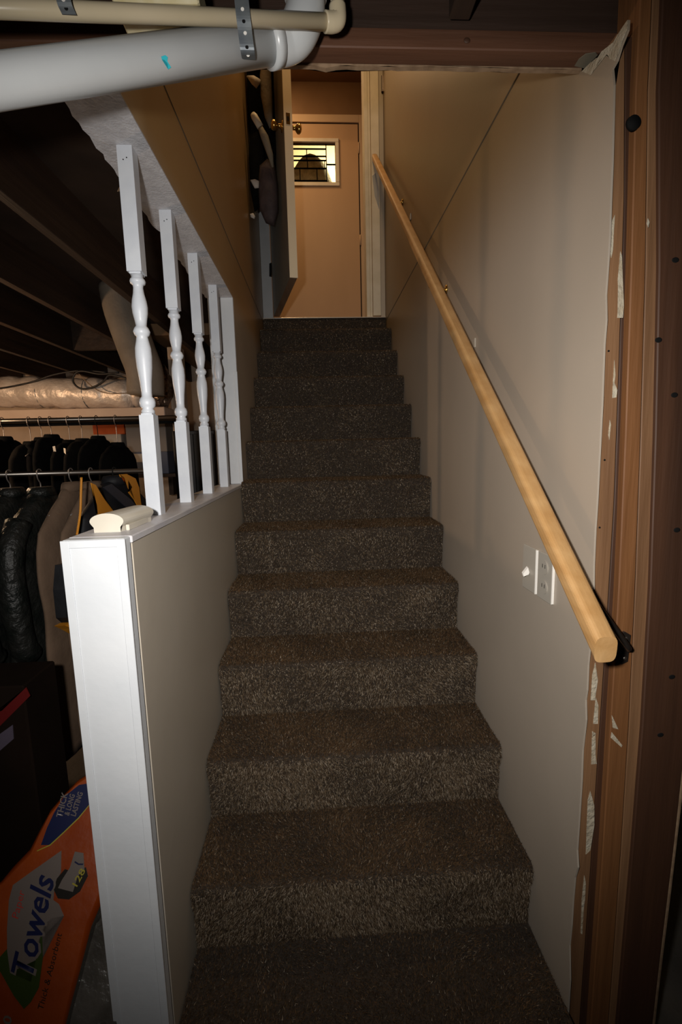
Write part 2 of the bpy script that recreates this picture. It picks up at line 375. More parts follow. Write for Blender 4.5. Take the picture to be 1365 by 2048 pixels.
for i in range(-1, 12):
    if i == 11: pr = [(3.47, Z0+10*RISE), (3.47, 2.425), (3.474, 2.432), (3.48, 2.434)]
    else: pr = profile(i)
    x0, x1 = XL+.003, XR-.003
    bm = bmesh.new(); nx = 12
    rows = [[bm.verts.new((x0+(x1-x0)*k/nx, y, z)) for k in range(nx+1)] for y, z in pr]
    for a in range(len(rows)-1):
        for k in range(nx): bm.faces.new((rows[a][k], rows[a][k+1], rows[a+1][k+1], rows[a+1][k]))
    # close body: give the carpeted step thickness down to the one below
    zb = pr[0][1]-.02 if i > -1 else 0
    yb = pr[-1][0]
    b0 = [bm.verts.new((x, pr[0][0], zb)) for x in (x0, x1)]; b1 = [bm.verts.new((x, yb, zb)) for x in (x0, x1)]
    bm.faces.new([rows[r][0] for r in range(len(rows))]+[b1[0], b0[0]]); bm.faces.new([rows[r][-1] for r in range(len(rows))]+[b1[1], b0[1]])
    bm.faces.new([b0[0], b0[1], b1[1], b1[0]])
    so = finish('carpeted_step', bm, M['carpet'], st, False)
    # pile
    P2 = np.array(pr); seg = np.diff(P2, axis=0); ln = np.hypot(seg[:, 0], seg[:, 1]); cum = np.r_[0, np.cumsum(ln)]
    dist = max(1.0, abs(pr[0][0]))
    dens = min(270e3, 270e3*(1.2/dist)**2)
    if i == -1: dens = 120e3
    n = int(dens*cum[-1]*(x1-x0))
    s = rng.random(n)*cum[-1]; x = x0+rng.random(n)*(x1-x0)
    j = np.clip(np.searchsorted(cum, s)-1, 0, len(ln)-1); t = (s-cum[j])/ln[j]
    base = np.stack([x, P2[j, 0]+seg[j, 0]*t, P2[j, 1]+seg[j, 1]*t], 1)
    nrm = np.stack([np.zeros(n), -seg[j, 1]/ln[j], seg[j, 0]/ln[j]], 1)
    tan = np.stack([np.zeros(n), seg[j, 0]/ln[j], seg[j, 1]/ln[j]], 1)
    lx, ls = lay(x, s, i)
    wfac = max(1, dist/1.25)
    L = (.0045+.003*rng.random(n)); w = .00085*wfac
    tip = base+nrm*L[:, None]+np.array([1, 0, 0])*(lx*.004+rng.normal(0, .0030, n))[:, None]-tan*(ls*.003+.0015+rng.normal(0, .0035, n))[:, None]
    ang = rng.random(n)*math.pi; side = np.array([1, 0, 0])*np.cos(ang)[:, None]*w+tan*np.sin(ang)[:, None]*w
    vs = np.empty((n, 3, 3)); vs[:, 0] = base-side; vs[:, 1] = base+side; vs[:, 2] = tip+nrm*.0
    np.clip(vs[:, :, 0], XL+.001, XR-.001, out=vs[:, :, 0])
    vs = vs.reshape(-1, 3)-np.array(ORG[st]); me = bpy.data.meshes.new('carpet_pile')
    me.vertices.add(3*n); me.vertices.foreach_set('co', vs.ravel()); me.loops.add(3*n); me.loops.foreach_set('vertex_index', np.arange(3*n, dtype=np.int32))
    me.polygons.add(n); me.polygons.foreach_set('loop_start', np.arange(0, 3*n, 3, dtype=np.int32)); me.polygons.foreach_set('loop_total', np.full(n, 3, np.int32))
    r = rng.random(n); tr_ = np.clip(.5+.22*lx, .2, .8)
    mi = np.where(r < .42-.1*lx, 0, np.where(r < .84, 1, 2)).astype(np.int32)
    for m_ in ('p1', 'p2', 'p3', 'p4'): me.materials.append(M[m_])
    mi = np.where((nrm[:, 2] > .75) & (r >= .30) & (mi > 0) & (rng.random(n) < .80), 3, mi).astype(np.int32)
    me.polygons.foreach_set('material_index', mi); me.update()
    po = bpy.data.objects.new('carpet_pile', me); COL.objects.link(po); po.parent = so; po['kind'] = 'stuff'

# =================================================================== UPPER DOORWAY
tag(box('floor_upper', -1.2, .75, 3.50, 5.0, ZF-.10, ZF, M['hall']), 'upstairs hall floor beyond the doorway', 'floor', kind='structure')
th = tag(box('door_threshold', XL+.002, XR-.002, 3.462, 3.502, 2.436, 2.444, M['steel'], None, .0015), 'shiny metal threshold strip at the top of the carpeted stairs', 'threshold')
fr = thing('trim_1', 'cream painted door frame at the head of the stairs', 'door frame', (0, 3.55, ZF), kind='structure')
box('jamb', XL+.001, -.285, 3.503, 3.60, ZF, 4.50, M['jamb'], fr, .002)
prism('strike_mark', [at(539, 527, 1, 3.5025), at(544, 525, 1, 3.5025), at(542, 532, 1, 3.5025), at(544, 540, 1, 3.5025), at(542, 547, 1, 3.5025), at(544, 554, 1, 3.5025), at(539, 553, 1, 3.5025)], (0, -.001, 0), M['black'], fr)
box('jamb', .405, .430, 3.503, 3.64, ZF, 4.50, M['cream'], fr, .002)
box('door_stop', .430, .447, 3.497, 3.52, ZF, 4.50, M['cream'], fr, .002)
box('casing', .449, .507, 3.482, 3.503, ZF+.018, 4.50, M['cream'], fr, .003, 2)
box('edge_strip', .508, .5405, 3.492, 3.503, ZF, 4.50, M['half'], fr, .002)
box('head_jamb', XL+.001, .5405, 3.503, 3.60, 4.50, 4.55, M['cream'], fr)
p = at(767, 168, 1, 3.485); box('hinge_leaf', p.x-.014, p.x+.016, 3.478, 3.492, p.z-.05, p.z+.05, M['bronze'], fr, .002)
prism('paint_chip', [at(770, 200, 1, 3.49), at(774, 215, 1, 3.49), at(773, 236, 1, 3.49), at(769, 222, 1, 3.49)], (0, -.001, 0), M['white'], fr)
prism('grey_patch', [at(745, 352, 1, 3.482), at(752, 346, 1, 3.482), at(758, 380, 1, 3.482), at(759, 420, 1, 3.482), at(750, 392, 1, 3.482)], (0, -.0008, 0), M['jamb'], fr)

# the open door leaf
H = V((-.282, 3.502, ZF+.02)); E_ = V((-.119, 2.735, ZF+.02))
dl = thing('door_1', 'half-open cream door leaf at the top of the stairs, seen edge-on with brass knobs', 'door', H, kind='structure')
ax = (E_-H).normalized(); nr = V((ax.y, -ax.x, 0)); nr = nr if nr.x > 0 else -nr; TH = .044
def leafbox(name, s0, s1, n0, n1, z0, z1, m, parent=dl):
    bm = bmesh.new()
    bprism(bm, [H+ax*s0+nr*n0+V((0, 0, z0)), H+ax*s1+nr*n0+V((0, 0, z0)), H+ax*s1+nr*n1+V((0, 0, z0)), H+ax*s0+nr*n1+V((0, 0, z0))], (0, 0, z1-z0))
    return finish(name, bm, m, parent)
LL = (E_-H).length
leafbox('leaf_face', 0.002, LL-.006, 0, TH-.001, .004, 2.02, M['leafface'])
leafbox('leaf_edge', LL-.0055, LL, -.001, TH+.001, 0, 2.02, mat('leaf_edge_paint', (.88, .76, .55), .4))
leafbox('leaf_bottom', 0.002, LL-.006, .001, TH-.002, 0, .004, M['leafbot'])
zk = at(566, 236, 1, E_.y).z-H.z
leafbox('latch_plate', LL, LL+.0015, .011, .033, zk-.028, zk+.028, M['brass'])
leafbox('latch_hole', LL+.0012, LL+.002, .016, .027, zk-.012, zk+.01, M['black'])
for sgn, n0 in ((-1, 0), (1, TH)):
    c0 = H+ax*(LL-.065)+V((0, 0, zk))+nr*n0; d = nr*sgn
    bm = bmesh.new()
    btube(bm, [c0, c0+d*.004, c0+d*.006, c0+d*.028, c0+d*.034, c0+d*.042, c0+d*.052, c0+d*.060, c0+d*.064], [.030, .030, .012, .010, .018, .025, .026, .020, .006], 20)
    finish('door_knob', bm, M['brass'], dl, True)

# =================================================================== HALL AND FAR DOOR
YD = 4.56
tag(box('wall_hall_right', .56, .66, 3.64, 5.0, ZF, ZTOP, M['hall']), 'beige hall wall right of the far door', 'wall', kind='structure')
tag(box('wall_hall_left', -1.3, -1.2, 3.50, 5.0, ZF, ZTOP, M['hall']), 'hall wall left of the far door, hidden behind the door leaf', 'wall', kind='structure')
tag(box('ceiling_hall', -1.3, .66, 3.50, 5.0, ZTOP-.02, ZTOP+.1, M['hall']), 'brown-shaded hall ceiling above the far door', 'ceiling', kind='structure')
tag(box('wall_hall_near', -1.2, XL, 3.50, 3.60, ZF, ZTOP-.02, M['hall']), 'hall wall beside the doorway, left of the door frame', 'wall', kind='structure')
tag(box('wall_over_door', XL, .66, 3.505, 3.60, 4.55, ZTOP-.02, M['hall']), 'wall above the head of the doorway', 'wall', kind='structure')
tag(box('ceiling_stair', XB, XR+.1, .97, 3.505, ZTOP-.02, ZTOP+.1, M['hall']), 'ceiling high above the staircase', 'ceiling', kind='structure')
DX0, DX1, DZ1 = -.385, .470, 4.43
bm = bmesh.new()
bbox(bm, -1.2, DX0-.012, YD+.03, YD+.1, ZF, ZTOP-.02); bbox(bm, DX1+.012, .56, YD+.03, YD+.1, ZF, ZTOP-.02); bbox(bm, DX0-.012, DX1+.012, YD+.03, YD+.1, DZ1+.012, ZTOP-.02)
tag(finish('wall_hall_far', bm, M['hall']), 'brown-shaded wall around the far door', 'wall', kind='structure')
f2 = thing('trim_2', 'pinkish casing around the far door with the leaded window', 'door frame', (0, YD, ZF), kind='structure')
box('casing', DX1+.012, DX1+.075, YD+.012, YD+.03, ZF, DZ1+.075, M['door_trim'], f2, .003, 2)
box('casing', DX0-.075, DX0-.012, YD+.012, YD+.03, ZF, DZ1+.075, M['door_trim'], f2, .003, 2)
box('casing', DX0-.0115, DX1+.0115, YD+.012, YD+.03, DZ1+.012, DZ1+.075, M['door_trim'], f2, .003, 2)
for nm_, x0_, x1_, za_, zb_ in (('door_stop', DX1, DX1+.0118, ZF, DZ1+.0118), ('door_stop', DX0-.0118, DX0, ZF, DZ1+.0118), ('door_stop', DX0, DX1, DZ1+.001, DZ1+.0118)): box(nm_, x0_, x1_, YD+.026, YD+.1, za_, zb_, M['lead_dark'] if 'lead_dark' in M else M['joist'], f2)
fd = thing('door_2', 'closed pinkish-beige far door with small leaded window', 'door', (.04, YD, ZF+.01), kind='structure')
a = at(576, 282, 1, YD); b = at(673, 363, 1, YD)
wx1, wz0, wz1 = b.x, b.z, a.z; wx0 = a.x-.012
box('door_panel', DX0, DX1, YD+.02, YD+.06, ZF+.01, wz0, M['door_far'], fd)
box('door_panel', DX0, DX1, YD+.02, YD+.06, wz1, DZ1, M['door_far'], fd)
box('door_panel', DX0, wx0, YD+.02, YD+.06, wz0, wz1, M['door_far'], fd)
box('door_panel', wx1, DX1, YD+.02, YD+.06, wz0, wz1, M['door_far'], fd)
fw = .032
wf = box('window_frame', wx0-fw, wx1+fw, YD+.006, YD+.02, wz1, wz1+fw, M['cream'], fd, .003)
box('window_frame', wx0-fw, wx1+fw, YD+.006, YD+.02, wz0-fw, wz0, M['cream'], fd, .003)
box('window_frame', wx0-fw, wx0, YD+.006, YD+.02, wz0+.0005, wz1-.0005, M['cream'], fd, .003)
box('window_frame', wx1, wx1+fw, YD+.006, YD+.02, wz0+.0005, wz1-.0005, M['cream'], fd, .003)
# leaded panes: fractions of the window (0..1 right, 0..1 down)
glass = bpy.data.materials.new('pane_glass'); glass.use_nodes = True; nt = glass.node_tree
nt.nodes.remove(nt.nodes['Principled BSDF']); tb = nt.nodes.new('ShaderNodeBsdfTransparent'); gb = nt.nodes.new('ShaderNodeBsdfGlossy'); mx = nt.nodes.new('ShaderNodeMixShader')
tb.inputs[0].default_value = (.95, .92, .82, 1); gb.inputs['Roughness'].default_value = .1; mx.inputs[0].default_value = .06
nt.links.new(tb.outputs[0], mx.inputs[1]); nt.links.new(gb.outputs[0], mx.inputs[2]); nt.links.new(mx.outputs[0], nt.nodes['Material Output'].inputs[0])
M['lead'] = mat('lead_came', (.03, .022, .015), .6)
F = lambda px: (px-573.)/99.; G = lambda py: (py-284.)/80.
rects = [(0, 0, F(653), G(294)), (F(653), 0, 1, G(325)), (F(653), G(325), 1, 1),
         (0, G(294), F(613), G(308.6)), (F(613), G(294), F(653), G(308.6)), (0, G(308.6), F(613), G(317)), (F(613), G(308.6), F(653), G(317)),
         (0, G(317), F(580), G(333)), (F(580), G(317), F(614), G(333)), (F(614), G(317), F(649.5), G(333)), (F(649.5), G(317), F(653), G(333)),
         (0, G(333), F(598), G(358)), (F(598), G(333), F(633), G(358)), (F(633), G(333), F(653), G(358)), (0, G(358), F(653), 1)]
wX = lambda f: wx0+(wx1-wx0)*f; wZ = lambda g: wz1-(wz1-wz0)*g
bm = bmesh.new(); h = .0042
for (x0, y0, x1, y1) in rects:
    p = box('pane', wX(x0)+.001, wX(x1)-.001, YD+.036, YD+.040, wZ(y1)+.001, wZ(y0)-.001, glass, fd)
    X0, X1, ZA, ZB = wX(x0), wX(x1), wZ(y1), wZ(y0)
    bbox(bm, X0-h, X1+h, YD+.032, YD+.044, ZA-h, ZA+h); bbox(bm, X0-h, X1+h, YD+.032, YD+.044, ZB-h, ZB+h)
    bbox(bm, X0-h, X0+h, YD+.032, YD+.044, ZA-h, ZB+h); bbox(bm, X1-h, X1+h, YD+.032, YD+.044, ZA-h, ZB+h)
finish('lead_came', bm, M['lead'], fd)
# hinges of the far door on its right edge
for z in (ZF+.25, ZF+1.0, DZ1-.2):
    tube('hinge', [(DX1+.006, YD+.012, z-.045), (DX1+.006, YD+.012, z+.045)], .006, M['door_trim'], fd, 8)
# porch outside
tag(box('wall_porch', -2.2, 2.0, 6.0, 6.1, 2.3, 6.0, mat('porch_wall_paint', (.85, .74, .5), .8)), 'bright porch wall seen through the leaded window', 'wall', kind='structure')
tag(box('ground_porch', -2.2, 2.0, 5.0, 6.0, 2.3, 2.4, M['concrete']), 'porch slab outside the far door', 'ground', kind='structure')
c = at(622, 345, 1, 5.35)
bm = bmesh.new(); bmesh.ops.create_uvsphere(bm, u_segments=40, v_segments=24, radius=1, matrix=Matrix.Translation((c.x, 5.4, 2.4+.0)) @ Matrix.Diagonal((.50, .2, at(613, 301, 1, 5.35).z-2.4, 1)))
geom = bmesh.ops.bisect_plane(bm, geom=bm.verts[:]+bm.edges[:]+bm.faces[:], plane_co=(0, 0, 2.401), plane_no=(0, 0, 1), clear_inner=True)
zt_ = max(v.co.z for v in bm.verts)
for v in bm.verts: v.co += V((math.sin(v.co.z*40), math.cos(v.co.x*50), math.sin(v.co.x*60)*.6))*.004
tag(finish('shrub', bm, mat('olive_leaves', (.05, .045, .02), .9, (.10, .09, .05), 20, bump=.8, bscale=30), None, True), 'dark rounded shrub silhouette outside the leaded window', 'shrub')

# =================================================================== BALUSTERS
def make_baluster(y):
    x = -.414; t = thing('baluster', 'x', 'baluster', (x, y, ZH), 'white turned balusters on the half wall')
    z0, z1, z2, z3 = ZH, ZH+.252, ZH+.575, ZS-.004; s = .0172
    for nm, a, b in (('bottom_block', z0, z1), ('top_block', z2, z3)):
        bm = bmesh.new(); bbox(bm, x-s, x+s, y-s, y+s, a, b)
        es = [e for e in bm.edges if (abs(e.verts[0].co.z-e.verts[1].co.z) < 1e-5) and abs(e.verts[0].co.z-(z1 if nm == 'bottom_block' else z2)) < 1e-5]
        bmesh.ops.bevel(bm, geom=es, offset=.004, segments=2, affect='EDGES')
        finish(nm, bm, M['balu'], t)
    # (fraction of turned length from bottom, radius)
    pf = [(0, .0155), (.02, .0160), (.035, .0125), (.055, .0178), (.085, .0190), (.11, .0170), (.125, .0125), (.16, .0122), (.24, .0140), (.34, .0178), (.42, .0192), (.48, .0185), (.53, .0150), (.565, .0128),
          (.575, .0165), (.60, .0196), (.625, .0165), (.64, .0122), (.68, .0140), (.73, .0172), (.775, .0182), (.82, .0165), (.87, .0128), (.91, .0112), (.93, .0118), (.94, .0165), (.955, .0180), (.97, .0165), (.98, .0130), (1, .0150)]
    bm = bmesh.new(); btube(bm, [(x, y, z1+(z2-z1)*f) for f, r in pf], [r for f, r in pf], 28)
    finish('turned_shaft', bm, M['balu'], t, True)
    for k in (-1, 1):
        p = (x+k*.004, y-s-.0002, z3-.028+k*.002); bm = bmesh.new()
        bmesh.ops.create_icosphere(bm, subdivisions=1, radius=.0016, matrix=Matrix.Translation(p)); finish('nail_hole', bm, M['black'], t)
    return t
def copy_tree(o, parent=None):
    c = o.copy(); COL.objects.link(c)
    if parent: c.parent = parent
    for ch in o.children: copy_tree(ch, c)
    return c
b0 = make_baluster(1.172)
b0['label'] = 'tallest white turned baluster, nearest the camera, just behind the ivory rail stub'
for y, lb in ((1.452, 'second white turned baluster from the front end of the half wall'), (1.742, 'third white turned baluster from the front end of the half wall'),
              (2.052, 'farthest white turned baluster, overlapping the white jamb board')):
    c = copy_tree(b0); c.location = (-.414, y, ZH); c['label'] = lb

# ivory handrail stub on the cap
prof = []
for k in range(17):
    a = math.pi*(-.12)+k*math.pi*1.24/16
    prof.append((.033*math.cos(a), .022+.016*math.sin(a)))
prof = [(.026, 0), (.026, .010)]+prof+[(-.026, .010), (-.026, 0)]
bm = bmesh.new(); bprism(bm, [V((-.422+x, .915, ZH+z)) for x, z in prof], (.012, .135, 0))
rs = thing('handrail_stub', 'short ivory handrail offcut lying on the near end of the half wall', 'handrail stub', (-.42, .98, ZH))
finish('rail_body', bm, M['ivory'], rs)
box('mounting_block', -.392, -.385, .93, 1.035, ZH, ZH+.012, M['ivory'], rs, .001)

# =================================================================== HANDRAIL
A = V((.474, .697, 1.146)); B = V((.474, 3.50, 3.53)); dr = (B-A).normalized(); pn = V((0, -dr.z, dr.y))
hr = thing('handrail', 'long pale oak handrail running up the right wall', 'handrail', A)
bm = bmesh.new(); cs = []
hw_, hh = .0195, .0190
for k in range(24):
    a = k*math.tau/24; e = .55
    cs.append((hw_*math.copysign(abs(math.cos(a))**e, math.cos(a)), hh*math.copysign(abs(math.sin(a))**e, math.sin(a))))
ra = [bm.verts.new(A+V((1, 0, 0))*x+pn*z+dr*(z*dr.z/dr.y*.85)) for x, z in cs]; rb = [bm.verts.new(B+V((1, 0, 0))*x+pn*z) for x, z in cs]
for k in range(24): bm.faces.new((ra[k], ra[(k+1) % 24], rb[(k+1) % 24], rb[k]))
bm.faces.new(ra[::-1]); bm.faces.new(rb)
ro = finish('rail_bar', bm, M['rail'], hr)
for s_, big in ((.16, True), (1.55, False), (2.75, False)):
    p = A+dr*s_
    if big: p = A+dr*.055
    wallx = XR if not big else .555
    c = p-pn*.024
    if big:
        q = atf(1246, 1293, -.010); YQ = q.y+.010
        btp = [V((q.x-.001, YQ-.0155, q.z+.034)), V((q.x+.012, YQ-.0155, q.z+.026)), V((q.x+.009, YQ-.0155, q.z-.030)), V((q.x-.004, YQ-.0155, q.z-.036)), V((q.x-.014, YQ-.0155, q.z-.018)), V((q.x-.012, YQ-.0155, q.z+.022))]
        prism('bracket_plate', btp, (0, .005, 0), M['bronze'], hr)
        for dz in (.020, -.022, .004):
            bm = bmesh.new(); bmesh.ops.create_icosphere(bm, subdivisions=2, radius=.0038, matrix=Matrix.Translation((q.x+.001, YQ-.0172, q.z+dz)) @ Matrix.Diagonal((1, .5, 1, 1)))
            finish('screw', bm, M['steel'], hr, True)
        tube('bracket_arm', smooth_path([(q.x-.008, YQ-.015, q.z+.012), (q.x-.02, YQ-.05, q.z+.02), (c.x+.03, c.y+.05, c.z+.045), (c.x+.01, c.y+.03, c.z+.045)]), .006, M['bronze'], hr, 10)
    else:
        bm = bmesh.new(); bmesh.ops.create_cone(bm, segments=16, radius1=.018, radius2=.016, depth=.006, cap_ends=True, matrix=Matrix.Translation((XR-.0035, c.y, c.z-.02)) @ Matrix.Rotation(math.pi/2, 4, 'Y'))
        finish('bracket_plate', bm, M['brass'], hr, True)
        tube('bracket_arm', smooth_path([(XR-.006, c.y, c.z-.02), (XR-.03, c.y, c.z-.026), (c.x, c.y, c.z-.012), (c.x, c.y, c.z+.004)]), .005, M['brass'], hr, 10)
for u, v in ((950, 686), (822, 434)):
    p = at(u, v, 0, XR); box('wall_anchor', XR-.004, XR, p.y-.012, p.y+.012, p.z-.016, p.z+.014, M['half'], wr, .001)

# =================================================================== SWITCH AND OUTLET PLATES
M['plate'] = mat('switch_plate_plastic', (.42, .385, .33), .35)
M['plate_edge'] = mat('switch_plate_white', (.80, .77, .72), .35)
sw = thing('light_switch', 'painted light switch plate with white toggle on the right wall', 'light switch', (XR, 1.108, 1.118))
box('plate', XR-.0055, XR, 1.0725, 1.143, 1.116, 1.232, M['plate'], sw, .002)
box('plate_edge', XR-.0062, XR-.0005, 1.0702, 1.0725, 1.118, 1.230, M['plate_edge'], sw)
prism('toggle', [V((XR-.005, 1.112, 1.176)), V((XR-.019, 1.110, 1.160)), V((XR-.019, 1.106, 1.154)), V((XR-.008, 1.102, 1.160)), V((XR-.005, 1.104, 1.166))], (0, .008, .002), M['plate_edge'], sw)
ol = thing('outlet', 'greige outlet plate right of the light switch, half behind the handrail', 'outlet', (XR, 1.02, 1.12))
box('plate', XR-.0055, XR, .992, 1.062, 1.116, 1.232, M['plate'], ol, .002)
box('plate_edge', XR-.0062, XR-.0005, .9895, .992, 1.120, 1.230, M['plate_edge'], ol)
for z in (1.150, 1.198):
    bm = bmesh.new(); bmesh.ops.create_cone(bm, segments=20, radius1=.017, radius2=.016, depth=.003, cap_ends=True, matrix=Matrix.Translation((XR-.0065, 1.027, z)) @ Matrix.Rotation(math.pi/2, 4, 'Y'))
    rc = finish('receptacle', bm, M['plate'], ol)
    for dy in (-.006, .006): box('slot', XR-.0084, XR-.0078, 1.027+dy-.001, 1.027+dy+.001, z-.001, z+.008, M['black'], rc)

# =================================================================== PIPES
def pipe_thing(name, label, pts, r, m, couplings=()):
    t = thing(name, label, 'pipe', pts[0])
    tube('pipe_run', pts, r, m, t, 24)
    for a, b, rr in couplings: tube('coupling', [a, b], rr, m, t, 24)
    return t
p0 = at(-60, 172, 1, .70); p1 = at(548, 84, 1, .86); dv = (p1-p0).normalized()
e1 = at(588, 78, 1, .868); e2 = V((e1.x+.022, e1.y+.002, e1.z+.04)); e3 = e2+V((.001, 0, .19))
big = pipe_thing('drain_pipe', 'thick white plastic drain pipe crossing the upper left corner', [p0-dv*.6, p1], .0295, M['pvc'], [(p1-dv*.012, p1+dv*.006, .0345)])
el = smooth_path([p1-dv*.006, p1+dv*.022, e1+V((.006, 0, .010)), e2+V((-.002, 0, .0)), e2+V((0, 0, .03))], 8)
tube('elbow', el, .0325, M['pvc'], big, 24)
tube('riser', [e2+V((0, 0, .028)), V((e2.x, e2.y, 2.41))], .0295, M['pvc'], big, 24)
tube('coupling', [e2+V((0, 0, .024)), e2+V((0, 0, .05))], .036, M['pvc'], big, 24)
rd = (RT*((332-682.5)/FPX) + UP*((1024-124)/FPX) + fwd).normalized(); w0 = CAM-p0
A_ = rd-dv*rd.dot(dv); B_ = w0-dv*w0.dot(dv); aa, bb_, cc = A_.dot(A_), 2*A_.dot(B_), B_.dot(B_)-.0296**2
q = CAM+rd*((-bb_-math.sqrt(bb_*bb_-4*aa*cc))/(2*aa)); qn = (q-p0-dv*(q-p0).dot(dv)).normalized(); qt = dv.cross(qn); qt = qt if qt.z > 0 else -qt
pr_ = [(-.007, .008), (.002, .009), (.006, .006), (.003, .001), (.008, -.008), (.001, -.010), (.003, -.003), (-.002, .003), (-.007, .004)]
prism('ink_mark', [q+dv*(a*.75)+qt*(b*.8) for a, b in pr_], qn*.0006, M['cyan'], big)
s0 = at(-60, 14, 1, .70); s1 = at(655, 44, 1, .845)
sv = (s1-s0).normalized()
sm = pipe_thing('water_pipe', 'thin cream water pipe running above the thick white drain pipe', [s0-sv*.5, s1], .0111, M['cpvc'], [])
s2 = at(676, 42, 1, .85); s3 = V((s2.x+.001, s2.y, 2.41))
tube('elbow', smooth_path([s1-sv*.004, s1+sv*.01, s2+V((0, 0, .003)), s2+V((0, 0, .022))], 6), .0138, M['cpvc'], sm, 20)
tube('riser', [s2+V((0, 0, .018)), s3], .0111, M['cpvc'], sm, 20)
# hanger straps
def strap(label, uv, ys, w, tops):
    pts = [at(u, v, 1, y) for (u, v), y in zip(uv, ys)]
    pts = smooth_path(pts, 6)
    t = thing('hanger_strap', label, 'strap', pts[-1])
    bm = bmesh.new(); L_ = []
    for i, p in enumerate(pts):
        L_.append([bm.verts.new(p+V((sx*w/2, sy, 0))) for sx, sy in ((-1, 0), (1, 0), (1, .0012), (-1, .0012))])
    for a, b in zip(L_, L_[1:]):
        for k in range(4): bm.faces.new((a[k], a[(k+1) % 4], b[(k+1) % 4], b[k]))
    bm.faces.new(L_[0]); bm.faces.new(L_[-1][::-1])
    finish('strap_band', bm, M['strap'], t, False)
    for i in range(3, len(pts)-1, 4):
        bm = bmesh.new(); bmesh.ops.create_cone(bm, segments=10, radius1=.0026, radius2=.0026, depth=.0006, cap_ends=True, matrix=Matrix.Translation(pts[i]+V((0, -.0004, 0))) @ Matrix.Rotation(math.pi/2, 4, 'X'))
        finish('strap_hole', bm, M['plate_edge'] if i % 8 == 3 else M['black'], t)
    return t
strap('grey metal strap hanging the thick white drain pipe', [(478, -120), (482, -20), (486, 25), (490, 60), (495, 100), (498, 118)], [.80, .795, .79, .795, .80, .825], .0215, 0)
strap('grey metal strap around the thin cream water pipe', [(120, -120), (124, -30), (128, 4), (138, 28)], [.72, .715, .712, .722], .019, 0)
# stained insulation board lying on the pipe
tag(box('insulation_board', at(235, 4, 1, .80).x, at(405, 10, 1, .80).x, .775, .835, at(400, 11, 1, .78).z, at(400, 11, 1, .78).z+.045,
        mat('stained_foam', (.52, .44, .22), .8, (.62, .56, .38), 30), None, .003), 'yellow-stained board resting over the thin cream pipe', 'board')

# =================================================================== LEFT BASEMENT
lamp('basement_bulb_light', 'POINT', (-1.95, 2.15, 1.70), 20.0, (1.0, 0.66, 0.40), .04)
bb = thing('ceiling_bulb', 'bare warm bulb hanging in front of the upper rod, left of the frame', 'bulb', (-1.95, 2.15, 1.74))
M['bulb'] = mat('bulb_glass', (1, .9, .7), .3, emis=(1, .7, .4, 6))
bm = bmesh.new(); btube(bm, [(-1.95, 2.15, 1.735+z) for z in (0, .004, .02, .045, .07, .085)], [.004, .018, .03, .026, .014, .013], 16); finish('bulb_globe', bm, M['bulb'], bb, True)
tube('socket', [(-1.95, 2.15, 1.82), (-1.95, 2.15, 2.42)], .012, M['black'], bb, 12)

lamp('back_wall_fill_light', 'POINT', (-3.05, 3.75, 1.75), 15.0, (1.0, 0.66, 0.40), .05)  # unseen lamp added to brighten the back wall
b2 = thing('ceiling_bulb', 'bare warm bulb added out of view to brighten the back wall', 'bulb', (-3.05, 3.75, 1.79))
bm = bmesh.new(); btube(bm, [(-3.05, 3.75, 1.785+z) for z in (0, .004, .02, .045, .07, .085)], [.004, .018, .03, .026, .014, .013], 16); finish('bulb_globe', bm, M['bulb'], b2, True)
tube('socket', [(-3.05, 3.75, 1.87), (-3.05, 3.75, 2.42)], .012, M['black'], b2, 12)

# ---- foil duct, tan trunk duct, flue elbow
M['foil'] = mat('duct_foil', (.72, .60, .50), .42, (.85, .74, .64), 14, bump=1.0, bscale=20, metal=.35, bstretch=(1, 1, 1))
M['foildark'] = mat('crumpled_dark_foil', (.25, .18, .13), .25, (.10, .06, .04), 18, bump=1.0, bscale=24, metal=.6)
M['tan'] = mat('tan_duct_paint', (.50, .36, .27), .6, (.56, .42, .32), 6)
M['flue'] = mat('grey_duct_wrap', (.16, .13, .10), .7, (.22, .18, .14), 8, bump=.2)
YDU = 3.25
d0 = at(-40, 783, 1, YDU); d1 = at(285, 790, 1, YDU)
du = thing('foil_duct', 'crinkled silver foil duct glowing warm above the upper clothes rod', 'duct', (d1.x-.5, YDU, d1.z-.1))
n = 90; x0 = d0.x-1.4; pts = []; rr = []
for i in range(n+1):
    t = i/n; x = x0+(d1.x-x0)*t
    z = np.interp(x, [x0, d0.x, d1.x], [d0.z, d0.z, d1.z]); pts.append((x, YDU+.003*math.sin(i*2.1), z+.003*math.sin(i*1.3)))
    rr.append(.099+.0035*math.sin(i*.9)+.002*random.random()-(.007 if i % 11 == 0 else 0)-(.012 if i > n-3 else 0))
bm = bmesh.new(); btube(bm, pts, rr, 40)
for v in bm.verts:
    a = math.atan2(v.co.z-d1.z, v.co.y-YDU); k = math.sin(v.co.x*37+a*9)*math.sin(a*13+v.co.x*21)
    v.co += V((0, math.cos(a), math.sin(a)))*k*.004
finish('foil_sleeve', bm, M['foil'], du, True)
for i in range(11, n-3, 11):
    p = V(pts[i]); bm = bmesh.new(); btube(bm, [p-V((.002, 0, 0)), p+V((.002, 0, 0))], .0965, 32); finish('wire_band', bm, M['strap'], du, True)
